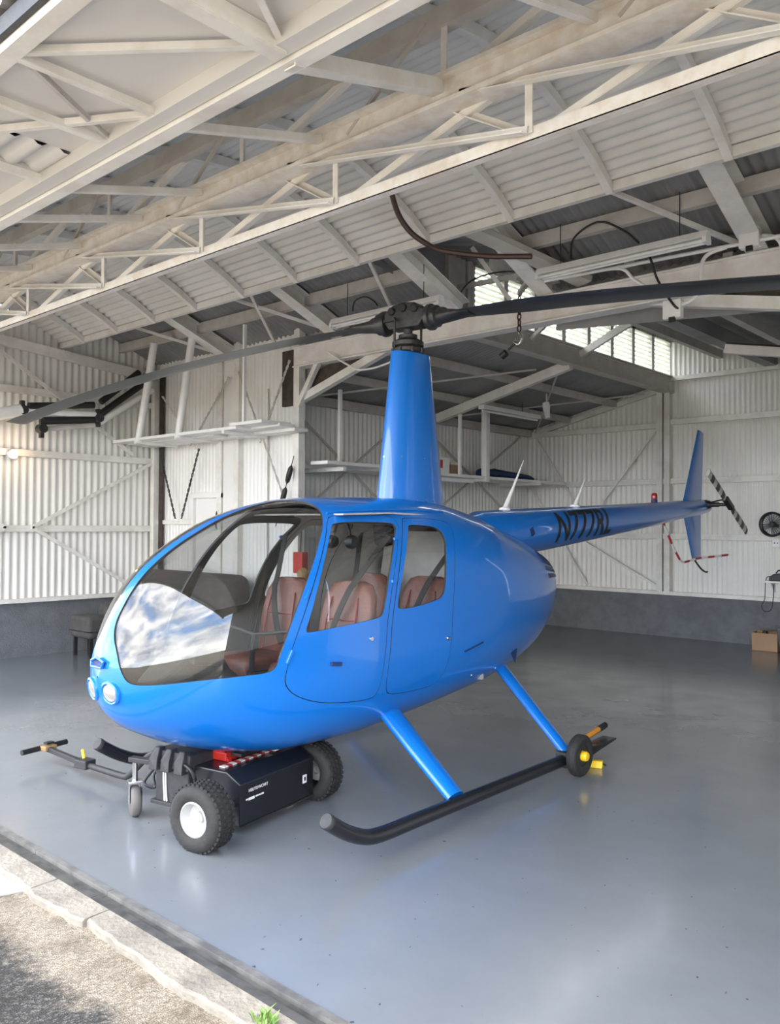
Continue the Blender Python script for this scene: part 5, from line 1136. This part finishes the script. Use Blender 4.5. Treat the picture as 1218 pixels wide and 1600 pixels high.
for k in range(4):
    q = PI/2*k+.4; ra = V((math.cos(q), 0, math.sin(q))); rb_ = V((-math.sin(q), 0, math.cos(q))); b = MB(); b.prism([ra*.03-rb_*.02, ra*.14-rb_*.07, ra*.15+rb_*.03, ra*.03+rb_*.03], (0, .006, 0)); b.build('fan_blade', 'black_gloss', FN)
b = MB(); b.lathe([(0, -.065), (.035, -.06), (.04, .0), (.045, .08), (0, .10)], (0, 0, 0), 'y', 16); b.bar((0, .06, 0), (0, .20, -.02), .05, .05); b.build('motor', 'black', FN, smooth=True)
SK = tag(empty('wall_socket', (-3.97, YB-.075, 1.50)), 'white wall socket below the fan', 'socket')
b = MB(); b.box((-.05, -.02, -.055), (.05, .03, .055)); b.build('plate', 'white', SK, bevel=.006)
for x in (-.02, .02):
    b = MB(); b.box((x-.006, -.0215, -.01), (x+.006, -.0195, .012)); b.build('slot', 'black', SK)
BK = tag(empty('bracket_shelf', (-3.96, YB-.16, .95)), 'small white bracket shelf on the rear wall', 'shelf')
b = MB(); b.box((-.10, -.12, -.012), (.30, .12, .012)); b.build('board', 'white', BK)
for x in (-.04, .22):
    b = MB(); b.prism([(x, .10, -.012), (x, -.10, -.012), (x, .10, -.16)], (.012, 0, 0)); b.build('bracket', 'white', BK)
CHG = tag(empty('battery_charger', (-3.94, YB-.16, .962)), 'black battery charger standing on the bracket shelf', 'charger')
b = MB(); b.prism([(-.08, -.09, 0), (.14, -.09, 0), (.14, -.09, .12), (-.02, -.09, .10), (-.08, -.09, .05)], (0, .17, 0)); b.build('charger_body', 'black', CHG, bevel=.012)
b = MB(); b.tube([(.0, -.03, .11), (.03, -.03, .15), (.10, -.03, .155), (.13, -.03, .12)], .01, 8); b.build('carry_handle', 'black', CHG, smooth=True)
b = MB(); b.tube(spline([(-.08, 0, .06), (-.14, -.02, .02), (-.15, -.04, -.25), (-.19, -.05, -.36), (-.15, -.06, -.44), (-.07, -.05, -.42), (-.04, -.04, -.3), (-.04, .0, -.05)], 8), .006, 6); b.build('power_cord', 'black', CHG, smooth=True)
# spot lamp under the lean-to
SLm = tag(empty('spot_lamp', (-6.70, 10.9, 3.50)), 'pale spot lamp hanging from the lean-to purlin', 'lamp')
b = MB(); b.tube([(0, 0, .22), (0, 0, .05)], .012, 8); b.build('stem', 'white', SLm); b = MB(); b.lathe([(0, .09), (.05, .08), (.06, .02), (.045, -.05), (.04, -.16), (0, -.17)], (0, 0, 0), n=16, ax=(-.2, .1, 1)); b.build('lamp_head', 'white', SLm, smooth=True)
# weed tuft at the kerb
WD = tag(empty('weed_tuft', (-2.27, 1.885, 0)), 'small green weed tuft growing at the kerb edge', 'plant')
for k in range(34):
    q = random.uniform(0, 2*PI); L_ = random.uniform(.03, .075); sp_ = random.uniform(.3, 1.0); o_ = V((random.uniform(-.045, .045), random.uniform(-.02, .02), -.01)); tip = o_+V((math.cos(q)*L_*sp_, math.sin(q)*L_*sp_, L_)); md = o_.lerp(tip, .5)+V((0, 0, .012)); sd_ = V((-math.sin(q), math.cos(q), 0))*.005
    b = MB(); b.add([o_-sd_*.5, o_+sd_*.5, md+sd_, tip, md-sd_], [(0, 1, 2, 4), (4, 2, 3)]); b.build('leaf', 'leaf', WD)
